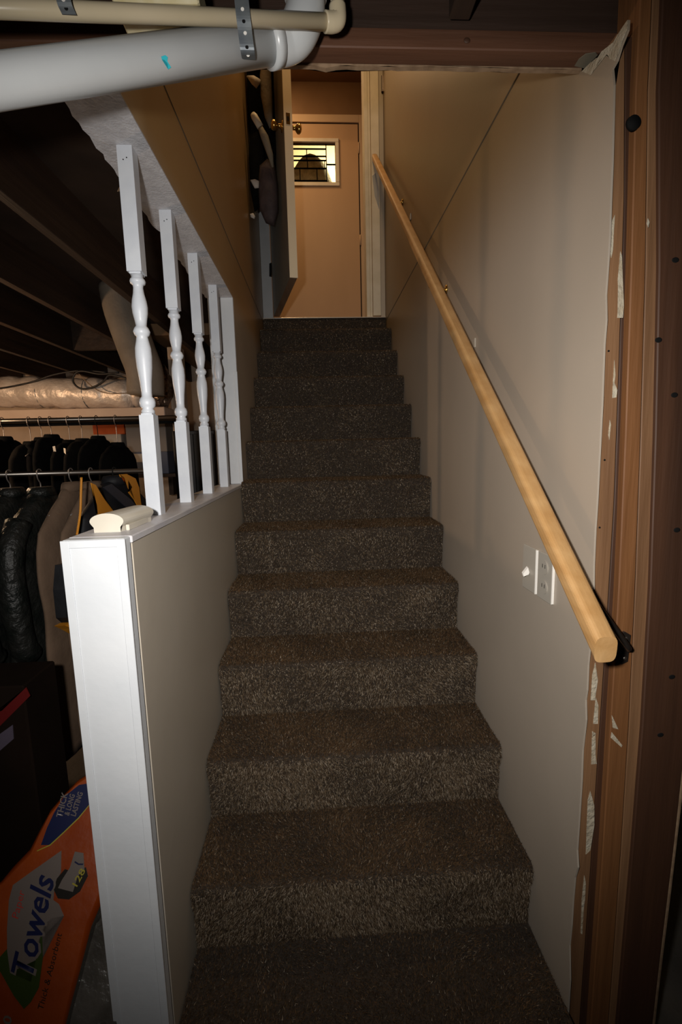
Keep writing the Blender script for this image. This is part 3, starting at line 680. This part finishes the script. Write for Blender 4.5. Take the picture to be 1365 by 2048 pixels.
# crumpled boot where it meets the vertical duct
c = at(286, 785, 1, YDU-.02)
bm = bmesh.new(); bmesh.ops.create_icosphere(bm, subdivisions=4, radius=1, matrix=Matrix.Translation(c+V((.07, .02, .04))) @ Matrix.Diagonal((.12, .12, .17, 1)))
for v in bm.verts:
    k = math.sin(v.co.x*61+v.co.z*43)*math.sin(v.co.y*57-v.co.z*71)+.5*math.sin(v.co.x*150+v.co.y*90)
    v.co += (v.co-c).normalized()*k*.012
tag(finish('crumpled_duct_boot', bm, M['foildark'], None, False), 'crumpled shiny brown foil boot at the right end of the silver duct', 'duct')
p = at(-40, 822, 1, 3.1); q = at(330, 828, 1, 3.1)
tag(box('trunk_duct', p.x-1.4, q.x, 3.1, 3.45, q.z-.036, q.z+.047, M['tan'], None, .004), 'tan rectangular trunk duct under the silver foil duct', 'duct')
# flue: wide hood tapering into an elbow going down
fl = thing('round_duct', 'pale round duct bend under the joists behind the second baluster', 'duct', (-1.0, 2.72, 1.9))
tube('duct_bend', smooth_path([V((-1.07, 2.72, 2.415)), V((-1.05, 2.72, 2.27))]+[at(u, v, 1, 2.72) for u, v in ( (274, 700), (290, 745), (292, 790))], 6), .10, M['flue'], fl, 32)
# loose cables
M['cable'] = mat('black_cable', (.012, .010, .008), .5)
lp = [at(u, v, 1, 3.12) for u, v in ((-60, 782), (0, 777), (60, 765), (105, 750), (150, 742), (185, 742), (212, 745))]
tag(tube('cable', smooth_path(lp), .0055, M['cable'], None, 8), 'thin black cable sagging across the left of the foil duct', 'cable')
lp = [at(u, v, 1, 3.10) for u, v in ((238, 745), (200, 748), (165, 742), (150, 748), (146, 762), (155, 774), (170, 778), (190, 773), (208, 762), (220, 750), (250, 756), (262, 765), (290, 772))]
tag(tube('cable', smooth_path(lp), .0062, M['cable'], None, 8), 'black cable coiled in a loop in front of the foil duct', 'cable')
lp = [at(u, v, 1, 3.11) for u, v in ((158, 748), (175, 765), (195, 780), (220, 787), (255, 786))]
tag(tube('cable', smooth_path(lp), .003, M['brownpaper'], None, 8), 'thin brown wire crossing below the cable loop', 'cable')
# support post and dark cabinet behind the balusters
p = at(352, 760, 1, 3.3)
tag(box('support_post', p.x-.045, p.x+.045, 3.3, 3.39, 0, 2.215, M['blockwall'], None, .003), 'tan timber post behind the second baluster', 'post')
p = at(345, 900, 1, 2.75); q = at(420, 900, 1, 2.75)
cb = thing('storage_cabinet', 'tall black cabinet standing behind the second and third balusters', 'cabinet', ((p.x+q.x)/2, 2.9, 0))
M['blk'] = mat('black_cabinet_paint', (.010, .010, .012), .5)
box('cabinet_body', p.x, -.60, 2.77, 3.10, 0, 1.62, M['blk'], cb, .004)
box('cabinet_door', p.x+.01, (p.x-.60)/2-.002, 2.755, 2.77, .05, 1.60, M['blk'], cb, .002)
box('cabinet_door', (p.x-.60)/2+.002, -.61, 2.755, 2.77, .05, 1.60, M['blk'], cb, .002)

# ---- boxes on a shelf behind the coats
YS = 4.2
sh = thing('wall_shelf', 'plain shelf along the back wall behind the coats, holding boxes', 'shelf', (-2.0, 4.4, 1.2))
zb = at(300, 948, 1, YS).z
box('shelf_board', -3.6, at(345, 900, 1, YS).x+.05, YS-.03, 4.55, zb-.03, zb-.001, M['joist'], sh)
for x in (-3.5, -2.4, -1.35): box('bracket', x-.02, x+.02, YS+.05, 4.9, zb-.2, zb-.03, M['joist'], sh)
def sbox(name, label, cat, u0, v0, u1, v1, y, dep, m, lid=None):
    a_ = at(u0, v0, 1, y); b_ = at(u1, v1, 1, y); t = thing(name, label, cat, ((a_.x+b_.x)/2, y, b_.z))
    box('box_body', a_.x, b_.x, y, y+dep, b_.z, a_.z, m, t, .004)
    if lid: box('lid', a_.x-.006, b_.x+.006, y-.006, y+dep+.004, a_.z-lid[0], a_.z+.004, lid[1], t, .003)
    return t
M['orange'] = mat('orange_plastic', (.62, .10, .02), .4, (.75, .16, .03), 6)
M['red'] = mat('red_plastic', (.5, .04, .02), .4)
M['greybox'] = mat('grey_box', (.27, .24, .22), .6); M['bluebox'] = mat('slate_blue_box', (.10, .12, .18), .6); M['cardwhite'] = mat('white_card', (.55, .50, .44), .7)
h = zb
bl = sbox('storage_box', 'slate blue box on the back shelf, lowest of the stack beside the first baluster', 'box', 252, 905, 338, 947, YS, .3, M['bluebox'])
p = at(266, 908, 1, YS); q = at(287, 924, 1, YS); box('box_label', p.x, q.x, YS-.003, YS, q.z, p.z, M['cardwhite'], bl)
sbox('storage_box', 'grey box on the back shelf, topmost of the stack beside the first baluster', 'box', 250, 845, 335, 903, YS, .3, M['greybox'])
sbox('storage_box', 'white card box under the orange bin on the back shelf', 'box', 186, 869, 249, 947, YS, .28, M['cardwhite'])
sbox('plastic_bin', 'bright orange bin on the back shelf above the black coats', 'bin', 184, 844, 250, 868, YS, .28, M['orange'], None)

# ---- clothes rods
M['rodm'] = mat('chrome_rod', (.22, .20, .18), .35, metal=1)
YR1, YR2 = 1.76, 2.75
zr1 = at(200, 944, 1, YR1).z; zr2 = at(200, 838, 1, YR2).z
tag(tube('clothes_rod', [(-3.2, YR1, zr1), (at(291, 942, 1, YR1).x+.03, YR1, zr1)], .0095, M['rodm'], None, 14), 'lower chrome clothes rod carrying the tan coats', 'clothes rod')
tag(tube('clothes_rod', [(-3.4, YR2, zr2), (at(372, 833, 1, YR2).x, YR2, zr2)], .013, M['rodm'], None, 14), 'upper clothes rod below the tan trunk duct', 'clothes rod')
tag(tube('clothes_rod', [(-3.4, YR2+.2, zr2-.012), (at(372, 840, 1, YR2+.2).x, YR2+.2, zr2-.012)], .010, M['black'], None, 12), 'dark second rod just behind the upper clothes rod', 'clothes rod')

NECK = [1.0]
def garment(name, label, cat, x, yc, zt, half, length, thick, m, group=None, flare=0, seed=0, hookz=None, shoulder=.13, nearsl=0, lean=0):
    """hangs in the Y-Z plane; near sleeve towards the camera"""
    rg = random.Random(seed)
    t = thing(name, label, cat, (x, yc, zt-length), group)
    bm = bmesh.new(); rows = []; nz = 26; na = 28
    nk = NECK[0]; prof_ = [(0, .055*nk, .5), (.012, .075*nk, .7), (.03, .09*nk, .9), (shoulder*.55, half*(.62 if nk == 1 else .78), 1), (shoulder, half*.93, 1.0), (shoulder+.06, half, 1), (length*.35, half*1.02, 1.05), (length*.6, half*(1.0+flare*.5), 1.1), (length*.92, half*(1+flare), 1.15), (length, half*(.97+flare), 1.0)]
    ds = sorted(set([p_[0] for p_ in prof_]+[length*i/nz for i in range(3, nz)]))
    ph = rg.random()*6
    for d in ds:
        w = float(np.interp(d, [p_[0] for p_ in prof_], [p_[1] for p_ in prof_])); th = thick*float(np.interp(d, [p_[0] for p_ in prof_], [p_[2] for p_ in prof_]))
        row = []
        for k in range(na):
            a = k*math.tau/na; cy, cx = math.cos(a), math.sin(a)
            fold = .14*math.sin(a*5+ph+d*3)+.08*math.sin(a*9+ph*2+d*7); g = min(1, d*3)
            row.append(bm.verts.new((x+cx*th*(1+fold*g)+lean*d, yc+math.copysign(abs(cy)**.8, cy)*w*(1+.03*math.sin(d*21+ph)*g), zt-d)))
        rows.append(row)
    for a_, b_ in zip(rows, rows[1:]):
        for k in range(na): bm.faces.new((a_[k], a_[(k+1) % na], b_[(k+1) % na], b_[k]))
    bm.faces.new(rows[0]); bm.faces.new(rows[-1][::-1])
    finish('garment_body', bm, m, t, True)
    # near sleeve
    if nearsl:
        y_ = yc-half*.86; pth = smooth_path([(x+.01, y_+.05, zt-shoulder*.72), (x+.012, y_-.012, zt-shoulder-.05), (x+.015, y_-.03, zt-.32), (x+.02, y_-.02, zt-.5), (x+.02, y_+.01, zt-nearsl)], 6)
        tube('sleeve', pth, [thick*.9*(1+.03*math.sin(i*.9+ph)) for i in range(len(pth))], m, t, 16)
    # collar
    bm = bmesh.new(); btube(bm, [(x, yc, zt-.012), (x, yc, zt+.012), (x, yc, zt+.02)], [.06, .052, .045], 20)
    for v in bm.verts: v.co.x = x+(v.co.x-x)*min(1, thick/.055)
    finish('collar', bm, m, t, True)
    return t
def hanger(x, yc, zt, zrod, label, m, rod=.012):
    top = zrod+rod+.004; r = .022; r = rod+.006
    pth = arc((x, yc, zrod+.001), (0, r, 0), (0, 0, r), -.3, math.pi*1.0, 8)[::1]
    pth = pth+[V((x, yc-r*.9, zrod-r*1.1)), V((x, yc-.004, zrod-r*2.0)), V((x, yc, zrod-r*2.6)), V((x, yc, zt-.02))]
    h_ = thing('clothes_hanger', label, 'hanger', (x, yc, zt), 'wire clothes hangers')
    h_['label'] = ' '.join(label.split()[:15])
    tube('hook', smooth_path(pth, 3), .0022, m, h_, 6)
    tube('shoulder_wire', smooth_path([(x, yc-.17, zt-.085), (x, yc-.08, zt-.05), (x, yc, zt-.02), (x, yc+.08, zt-.05), (x, yc+.17, zt-.085)], 3), .0025, m, h_, 6)
    return h_
M['wire'] = mat('hanger_wire', (.25, .22, .20), .4, metal=.6)
M['black_cloth'] = mat('black_cloth', (.0025, .0025, .003), .95, (.005, .005, .005), 18, bump=.4, bscale=25, spec=.08)
M['grey_cloth'] = mat('dark_grey_cloth', (.005, .0045, .0045), .9, (.010, .009, .008), 12, bump=.5, bscale=22, spec=.08)
M['plastic'] = mat('plastic_covered_dark_cloth', (.006, .008, .007), .42, (.018, .018, .016), 14, bump=1.0, bscale=40, spec=.4)
M['navy'] = mat('navy_black_nylon', (.007, .0075, .009), .6, (.012, .0125, .015), 8, bump=.3, bscale=20, spec=.2)
M['tancloth'] = mat('tan_coat_cloth', (.125, .078, .048), .9, (.155, .098, .062), 10, bump=.3, bscale=30)
M['yellow'] = mat('golden_yellow_nylon', (.55, .21, .012), .5, (.62, .25, .018), 10)

up_px = [(8, 872, 'widest black coat at the left end of the upper rod', .25, 0), (62, 882, 'dark grey jacket hanging left of the coat with a white zip', .22, 1), (84, 874, 'slim black jacket squeezed behind the grey one on the upper rod', .16, 0),
         (103, 868, 'black jacket with a white zip strip and pointed collar on the upper rod', .20, 0), (140, 879, 'black coat with a small silver patch on the upper rod', .22, 0), (165, 876, 'dark grey coat hanging under the orange bin, left side', .22, 1),
         (196, 871, 'bulky black coat hanging right under the orange bin', .25, 0), (235, 884, 'rightmost black coat on the upper rod, beside the first baluster', .25, 0)]
NECK[0] = 1.7
for i, (u, v, lb, hf, g_) in enumerate(up_px):
    p = at(u, v, 1, YR2)
    t = garment('hanging_coat', lb, 'coat', p.x, YR2, p.z-.022, hf, .85, .038, M['grey_cloth' if g_ else 'black_cloth'], 'coats on the upper rod', seed=i, shoulder=.085)
    if i == 3:
        a_ = [at(x_, y_, 1, YR2-.17) for x_, y_ in ((105, 893), (110, 892), (117, 930), (113, 931))]; prism('zip_strip', a_, (0, .002, 0), M['cardwhite'], t)
    if i == 4:
        a_ = [at(x_, y_, 1, YR2-.19) for x_, y_ in ((127, 896), (131, 897), (132, 909), (128, 905))]; prism('silver_patch', a_, (0, .002, 0), M['steel'], t)
    hanger(p.x, YR2, p.z-.022, zr2, 'wire hanger on upper rod holding %s' % lb.split(' on the')[0].split(' hanging')[0].split(' at the')[0].split(' squeezed')[0], M['wire'] if i != 6 else M['black'], .013)
# lower rod
NECK[0] = 1.0
low = [(-1.66, 'dark plastic-wrapped coat at the far left of the lower rod', 'plastic', .26, 1.0), (-1.52, 'second plastic-wrapped dark coat from the left on the lower rod', 'plastic', .27, .95),
       (-1.39, 'dark grey coat between the plastic-wrapped ones on the lower rod', 'grey_cloth', .25, .9), (-1.27, 'shiny plastic-wrapped coat nearest the frame edge on the lower rod', 'plastic', .27, 1.05),
       (-1.15, 'crinkled dark garment bag in the middle of the lower rod', 'plastic', .27, 1.05), (-1.04, 'dark grey-green coat directly left of the tan coats', 'plastic', .25, .98)]
for i, (x, lb, m_, hf, ln) in enumerate(low):
    garment('hanging_coat', lb, 'coat', x, YR1, zr1-.07, hf, ln, .045, M[m_], 'coats on the lower rod', seed=20+i, nearsl=.55, flare=.05)
    hanger(x, YR1, zr1-.07, zr1, 'wire hanger of the %s' % lb.split(' at the')[0].split(' on the')[0].split(' between')[0].split(' nearest')[0].split(' in the')[0].split(' directly')[0], M['wire'], .0095)
def tancoat(x, lb, zt, sd, half):
    garment('tan_coat', lb, 'coat', x, YR1, zt, half, zt-.42, .030, M['tancloth'], 'coats on the lower rod', seed=sd, shoulder=.135)
    hanger(x, YR1, zt, zr1, 'wire hanger of the %s' % lb.split(',')[0], M['wire'], .0095)
tancoat(-.925, 'outer long tan coat, left of its twin', zr1-.055, 41, .255)
tancoat(-.852, 'inner long tan coat, right beside the black and yellow jacket', zr1-.055, 42, .25)
xj = -.765
jk = garment('sports_jacket', 'black jacket with golden yellow panels at the right end of the lower rod', 'jacket', xj, YR1, zr1-.035, .29, .56, .045, M['navy'], 'coats on the lower rod', seed=50, shoulder=.10)
hanger(xj, YR1, zr1-.035, zr1, 'dark hanger holding the black and yellow jacket', M['black'], .0095)
def panel(name, cs, x, m, parent, d=.003): return prism(name, [at(u, v, 0, x) for u, v in cs], (d, 0, 0), m, parent)
xs_ = xj+.060
panel('yellow_panel', [(181, 966), (190, 970), (205, 995), (228, 1026), (240, 1050), (196, 1050), (192, 1010)], xs_, M['yellow'], jk)
panel('yellow_panel', [(238, 949), (252, 948), (270, 957), (277, 975), (280, 1000), (283, 1020), (277, 1018), (268, 1000), (256, 985), (263, 975), (255, 960), (240, 954)], xs_, M['yellow'], jk)
panel('grey_panel', [(205, 975), (222, 968), (262, 1000), (278, 1022), (262, 1024), (240, 1005)], xs_-.001, mat('slate_nylon', (.018, .020, .032), .5), jk)
yp = []
tube('yellow_piping', smooth_path([at(u, v, 0, xj+.03) for u, v in ((163, 955), (162, 985), (161, 1020), (158, 1045), (154, 1070))]), .0035, M['yellow'], jk, 8)
panel('yellow_hem', [(108, 1252), (120, 1246), (138, 1242), (150, 1241), (150, 1272), (138, 1267), (122, 1258)], xj+.02, M['yellow'], jk, .03)
panel('sleeve_cuff', [(110, 1130), (150, 1120), (152, 1244), (124, 1246), (112, 1236), (106, 1180)], xj+.018, M['navy'], jk, .03)

# ---- floor-standing boxes at left
M['darkcard'] = mat('dark_cardboard', (.006, .003, .0015), .85, (.009, .0045, .0025), 6, spec=.1)
bx = thing('cardboard_box', 'dark cardboard carton with red band and pale label at the left edge', 'box', (-1.1, 1.25, 0))
box('carton', -1.55, at(46, 1372, 1, 1.1).x, 1.10, 1.24, 0, at(46, 1372, 1, 1.1).z, M['darkcard'], bx, .004)
p = [at(u, v, 1, 1.098) for u, v in ((-80, 1480), (0, 1425), (52, 1375), (60, 1392), (0, 1452), (-80, 1510))]; prism('red_band', p, (0, .002, 0), mat('dull_red_band', (.09, .004, .004), .5), bx)
p = [at(u, v, 1, 1.097) for u, v in ((-10, 1475), (25, 1450), (27, 1478), (-10, 1510))]; prism('pale_label', p, (0, .002, 0), mat('lilac_label', (.07, .055, .08), .6), bx)
tag(box('storage_tote', -1.2, -.50, .93, 1.08, 0, .20, M['grey_cloth'], None, .01), 'low dark tote under the orange paper towel pack', 'tote')

# ---- pack of paper towels
PN = V((.12, -.78, .61)).normalized(); PP = at(100, 1800, 1, .93)
onp = lambda u, v, o=0: onplane(u, v, PP+PN*o, PN)
pk = thing('paper_towel_pack', 'orange plastic-wrapped pack of paper towels at the lower left', 'towel pack', onp(60, 2030)-PN*.1)
M['opack'] = mat('orange_wrap', (.21, .030, .002), .3, (.27, .044, .003), 9, bump=.35, bscale=12, spec=.6)
M['clearwrap'] = mat('clear_wrap_over_towels', (.05, .045, .038), .22, (.10, .09, .078), 12, bump=1.0, bscale=18, spec=.8)
out = [(-90, 2130), (-90, 1850), (-40, 1800), (8, 1765), (32, 1738), (62, 1708), (78, 1672), (98, 1632), (124, 1600), (150, 1572), (185, 1548), (225, 1560), (240, 1640), (225, 1740), (196, 1790), (172, 1848), (152, 1935), (128, 2030), (110, 2130)]
bm = bmesh.new()
fr_ = [bm.verts.new(onp(u, v)) for u, v in out]; cen = sum((v.co for v in fr_), V())/len(fr_)
r1 = [bm.verts.new(v.co+(v.co-cen).normalized()*.012-PN*.014) for v in fr_]; r2 = [bm.verts.new(v.co+(v.co-cen).normalized()*.020-PN*.05) for v in fr_]
r3 = [bm.verts.new(v.co+(v.co-cen).normalized()*.018-PN*.13) for v in fr_]; r4 = [bm.verts.new(v.co-PN*.16) for v in fr_]
f0 = bm.faces.new(fr_); n = len(fr_)
for ri, (a_, b_) in enumerate(((fr_, r1), (r1, r2), (r2, r3), (r3, r4))):
    for k in range(n):
        f = bm.faces.new((a_[k], a_[(k+1) % n], b_[(k+1) % n], b_[k])); f.smooth = True
        f.material_index = 1 if ri >= 1 else 0
bm.faces.new(r4[::-1]); bmesh.ops.triangulate(bm, faces=[f for f in bm.faces if len(f.verts) > 4])
finish('wrapper', bm, [M['opack'], M['clearwrap']], pk)
# a second, clear-wrapped bundle beside and below
bm = bmesh.new()
cs = [(176, 1846), (232, 1800), (250, 2130), (104, 2130), (130, 2030), (154, 1935)]
bprism(bm, [onp(u, v, -.035) for u, v in cs], -PN*.12)
bmesh.ops.bevel(bm, geom=bm.edges[:], offset=.012, segments=3, affect='EDGES')
finish('clear_side', bm, M['clearwrap'], pk)
def decal(name, cs, o, m, parent=pk):
    return prism(name, [onp(u, v, o) for u, v in cs], PN*.0004, m, parent)
M['pkblue'] = mat('print_navy', (.005, .008, .045), .3); M['pkwhite'] = mat('print_pale', (.13, .105, .092), .35); M['pkgreen'] = mat('print_green', (.022, .040, .003), .35)
M['pkyel'] = mat('print_yellow', (.30, .25, .02), .35); M['pkred'] = mat('print_red', (.35, .03, .02), .35); M['pkblack'] = mat('print_black', (.01, .008, .006), .3)
decal('blue_band', [(128, 1594), (158, 1570), (180, 1566), (182, 1606), (157, 1636), (128, 1664), (101, 1690), (82, 1690), (94, 1656), (108, 1626)], .0008, M['pkblue'])
decal('yellow_line', [(182, 1607), (158, 1637), (128, 1666), (101, 1691), (74, 1703), (74, 1701), (100, 1689), (127, 1664), (157, 1635), (182, 1605)], .0012, M['pkyel'])
decal('pale_burst', [(123, 1701), (122, 1745), (110, 1768), (107, 1800), (118, 1808), (128, 1832), (104, 1836), (88, 1850), (78, 1880), (70, 1930), (63, 1962), (15, 1945), (14, 1860), (18, 1800), (26, 1770), (62, 1744)], .0008, M['pkwhite'])
decal('green_swoosh', [(-10, 1925), (14, 1898), (20, 1945), (62, 1964), (72, 1920), (84, 1858), (86, 1915), (78, 1975), (62, 2004), (48, 2018), (28, 1992), (10, 1960)], .0012, M['pkgreen'])
decal('dark_oval', [(107, 1778), (116, 1797), (138, 1799), (160, 1783), (176, 1752), (172, 1734), (152, 1746), (130, 1738), (114, 1757)], .0012, M['pkblack'])
decal('roll_picture', [(150, 1703), (167, 1706), (169, 1738), (156, 1752), (146, 1784), (116, 1776), (124, 1760), (140, 1735)], .0016, M['pkwhite'])
decal('roll_mark', [(150, 1722), (158, 1727), (167, 1727), (166, 1730), (157, 1730), (149, 1725)], .002, M['pkblue'])
def textpx(name, txt, p0_, p1_, hv, o, m, shear=0, bold=0, parent=pk, mp=None):
    cu = bpy.data.curves.new('t', 'FONT'); cu.body = txt; cu.shear = shear; cu.offset = bold; cu.resolution_u = 2
    to = bpy.data.objects.new('t', cu); COL.objects.link(to); bpy.context.view_layer.update()
    me = bpy.data.meshes.new_from_object(to.evaluated_get(bpy.context.evaluated_depsgraph_get()))
    bpy.data.objects.remove(to); bpy.data.curves.remove(cu)
    xs2 = [v.co.x for v in me.vertices]; ys2 = [v.co.y for v in me.vertices]; X0, X1, H1 = min(xs2), max(xs2), max(ys2)
    g = mp or (lambda u, v: onp(u, v, o))
    for v in me.vertices:
        s_ = (v.co.x-X0)/(X1-X0); h_ = v.co.y/H1
        v.co = g(p0_[0]+(p1_[0]-p0_[0])*s_+hv[0]*h_, p0_[1]+(p1_[1]-p0_[1])*s_+hv[1]*h_)-ORG[parent]
    me.materials.append(m); me.name = name
    ob = bpy.data.objects.new(name, me); COL.objects.link(ob); ob.parent = parent; ORG[ob] = ORG[parent]
    return ob
textpx('lettering_outline', 'Towels', (66, 1962), (112, 1752), (-46, -14), .0018, M['pkwhite'], .15, .045)
textpx('lettering', 'Towels', (63, 1957), (109, 1757), (-42, -13), .0024, M['pkblue'], .15, .018)
textpx('lettering', 'Paper', (36, 1838), (50, 1782), (-13, -3), .0024, M['pkred'], .1)
textpx('lettering', 'Thick & Absorbent', (86, 2020), (124, 1868), (-11, -3), .0024, M['pkblack'], .1)
textpx('lettering', 'THICK', (124, 1636), (136, 1586), (-12, -3), .0018, M['pkwhite'], 0, .02)
textpx('lettering', '& LONG', (138, 1632), (150, 1590), (-10, -3), .0018, M['pkwhite'], 0, .02)
textpx('lettering', 'LASTING', (151, 1633), (166, 1586), (-10, -3), .0018, M['pkwhite'], 0, .02)
textpx('lettering', '128', (154, 1774), (172, 1740), (-11, -4), .0022, M['pkyel'], .1, .01)
textpx('lettering', '0', (22, 2050), (24, 2032), (-17, -2), .0022, M['pkwhite'], .1, .02)

# =================================================================== HANGING THINGS BESIDE THE DOOR LEAF
def blob(name, label, cat, cs, y, dep, m, seed=0, group='things hung beside the door leaf'):
    """soft lump: outline at depth y, inflated front and back"""
    rg = random.Random(seed); P_ = [at(u, v, 1, y) for u, v in cs]; cen = sum(P_, V())/len(P_)
    bm = bmesh.new(); n = len(P_); rings = []
    for f, d in ((0.0, -1), (.45, -.88), (.8, -.5), (1, 0), (.8, .5), (.45, .88), (0, 1)):
        if f == 0: rings.append([bm.verts.new(cen+V((0, d*dep, 0)))]); continue
        rings.append([bm.verts.new(cen+(p_-cen)*f+V((0, d*dep+rg.uniform(-.1, .1)*dep, 0))) for p_ in P_])
    for a_, b_ in zip(rings, rings[1:]):
        for k in range(n):
            if len(a_) == 1: bm.faces.new((a_[0], b_[k], b_[(k+1) % n]))
            elif len(b_) == 1: bm.faces.new((a_[k], a_[(k+1) % n], b_[0]))
            else: bm.faces.new((a_[k], a_[(k+1) % n], b_[(k+1) % n], b_[k]))
    return tag(finish(name, bm, m, None, True), label, cat, group)
M['olive'] = mat('grey_olive_cloth', (.20, .17, .12), .8, (.26, .22, .16), 14, bump=.4)
M['plum'] = mat('dark_plum_cloth', (.05, .034, .034), .75, (.085, .06, .058), 16, bump=.6, bscale=30)
blob('hanging_coat', 'black coat bunched at the top behind the door leaf', 'coat', [(492, 100), (530, 90), (551, 110), (552, 200), (553, 290), (552, 340), (530, 350), (505, 345), (497, 250)], 3.06, .03, M['black_cloth'], 1)
blob('scarf', 'grey-olive scarf draped next to the door leaf', 'scarf', [(526, 110), (540, 108), (545, 190), (546, 250), (540, 258), (530, 235), (522, 190), (520, 150)], 2.92, .02, M['olive'], 2)
blob('cap', 'small beige cap hung at the top of the dark coats', 'cap', [(493, 152), (508, 151), (522, 160), (520, 168), (513, 177), (504, 168)], 2.9, .02, M['cardwhite'], 3)
blob('shoulder_bag', 'dark plum bag with rounded bottom hanging below the door knob', 'bag', [(520, 330), (535, 318), (550, 330), (556, 370), (557, 420), (548, 452), (532, 446), (520, 420), (516, 370)], 2.95, .05, M['plum'], 4)
blob('shoulder_bag', 'black bag hanging left of the plum one, against the stair wall', 'bag', [(500, 270), (516, 262), (528, 290), (532, 350), (524, 410), (510, 425), (501, 380), (498, 320)], 2.98, .03, M['black_cloth'], 5)
blob('rag', 'pale rag tucked between the hanging bags', 'rag', [(500, 360), (510, 358), (519, 362), (518, 376), (510, 377)], 2.93, .012, M['cardwhite'], 6)
blob('glove', 'small cream glove dangling under the black bag', 'glove', [(500, 428), (507, 426), (511, 433), (509, 438), (502, 435)], 2.93, .010, M['cardwhite'], 7)
um = thing('umbrella', 'folded dark umbrella with a white handle hanging by the door leaf', 'umbrella', at(540, 300, 1, 2.88), 'things hung beside the door leaf')
tube('handle', [at(506, 228, 1, 2.84), at(509, 233, 1, 2.84), at(521, 254, 1, 2.85)], [.014, .019, .019], M['cream'], um, 16)
tube('canopy_wrap', [at(521, 255, 1, 2.85), at(530, 275, 1, 2.86), at(541, 310, 1, 2.88), at(546, 335, 1, 2.89)], [.014, .022, .017, .006], M['olive'], um, 16)
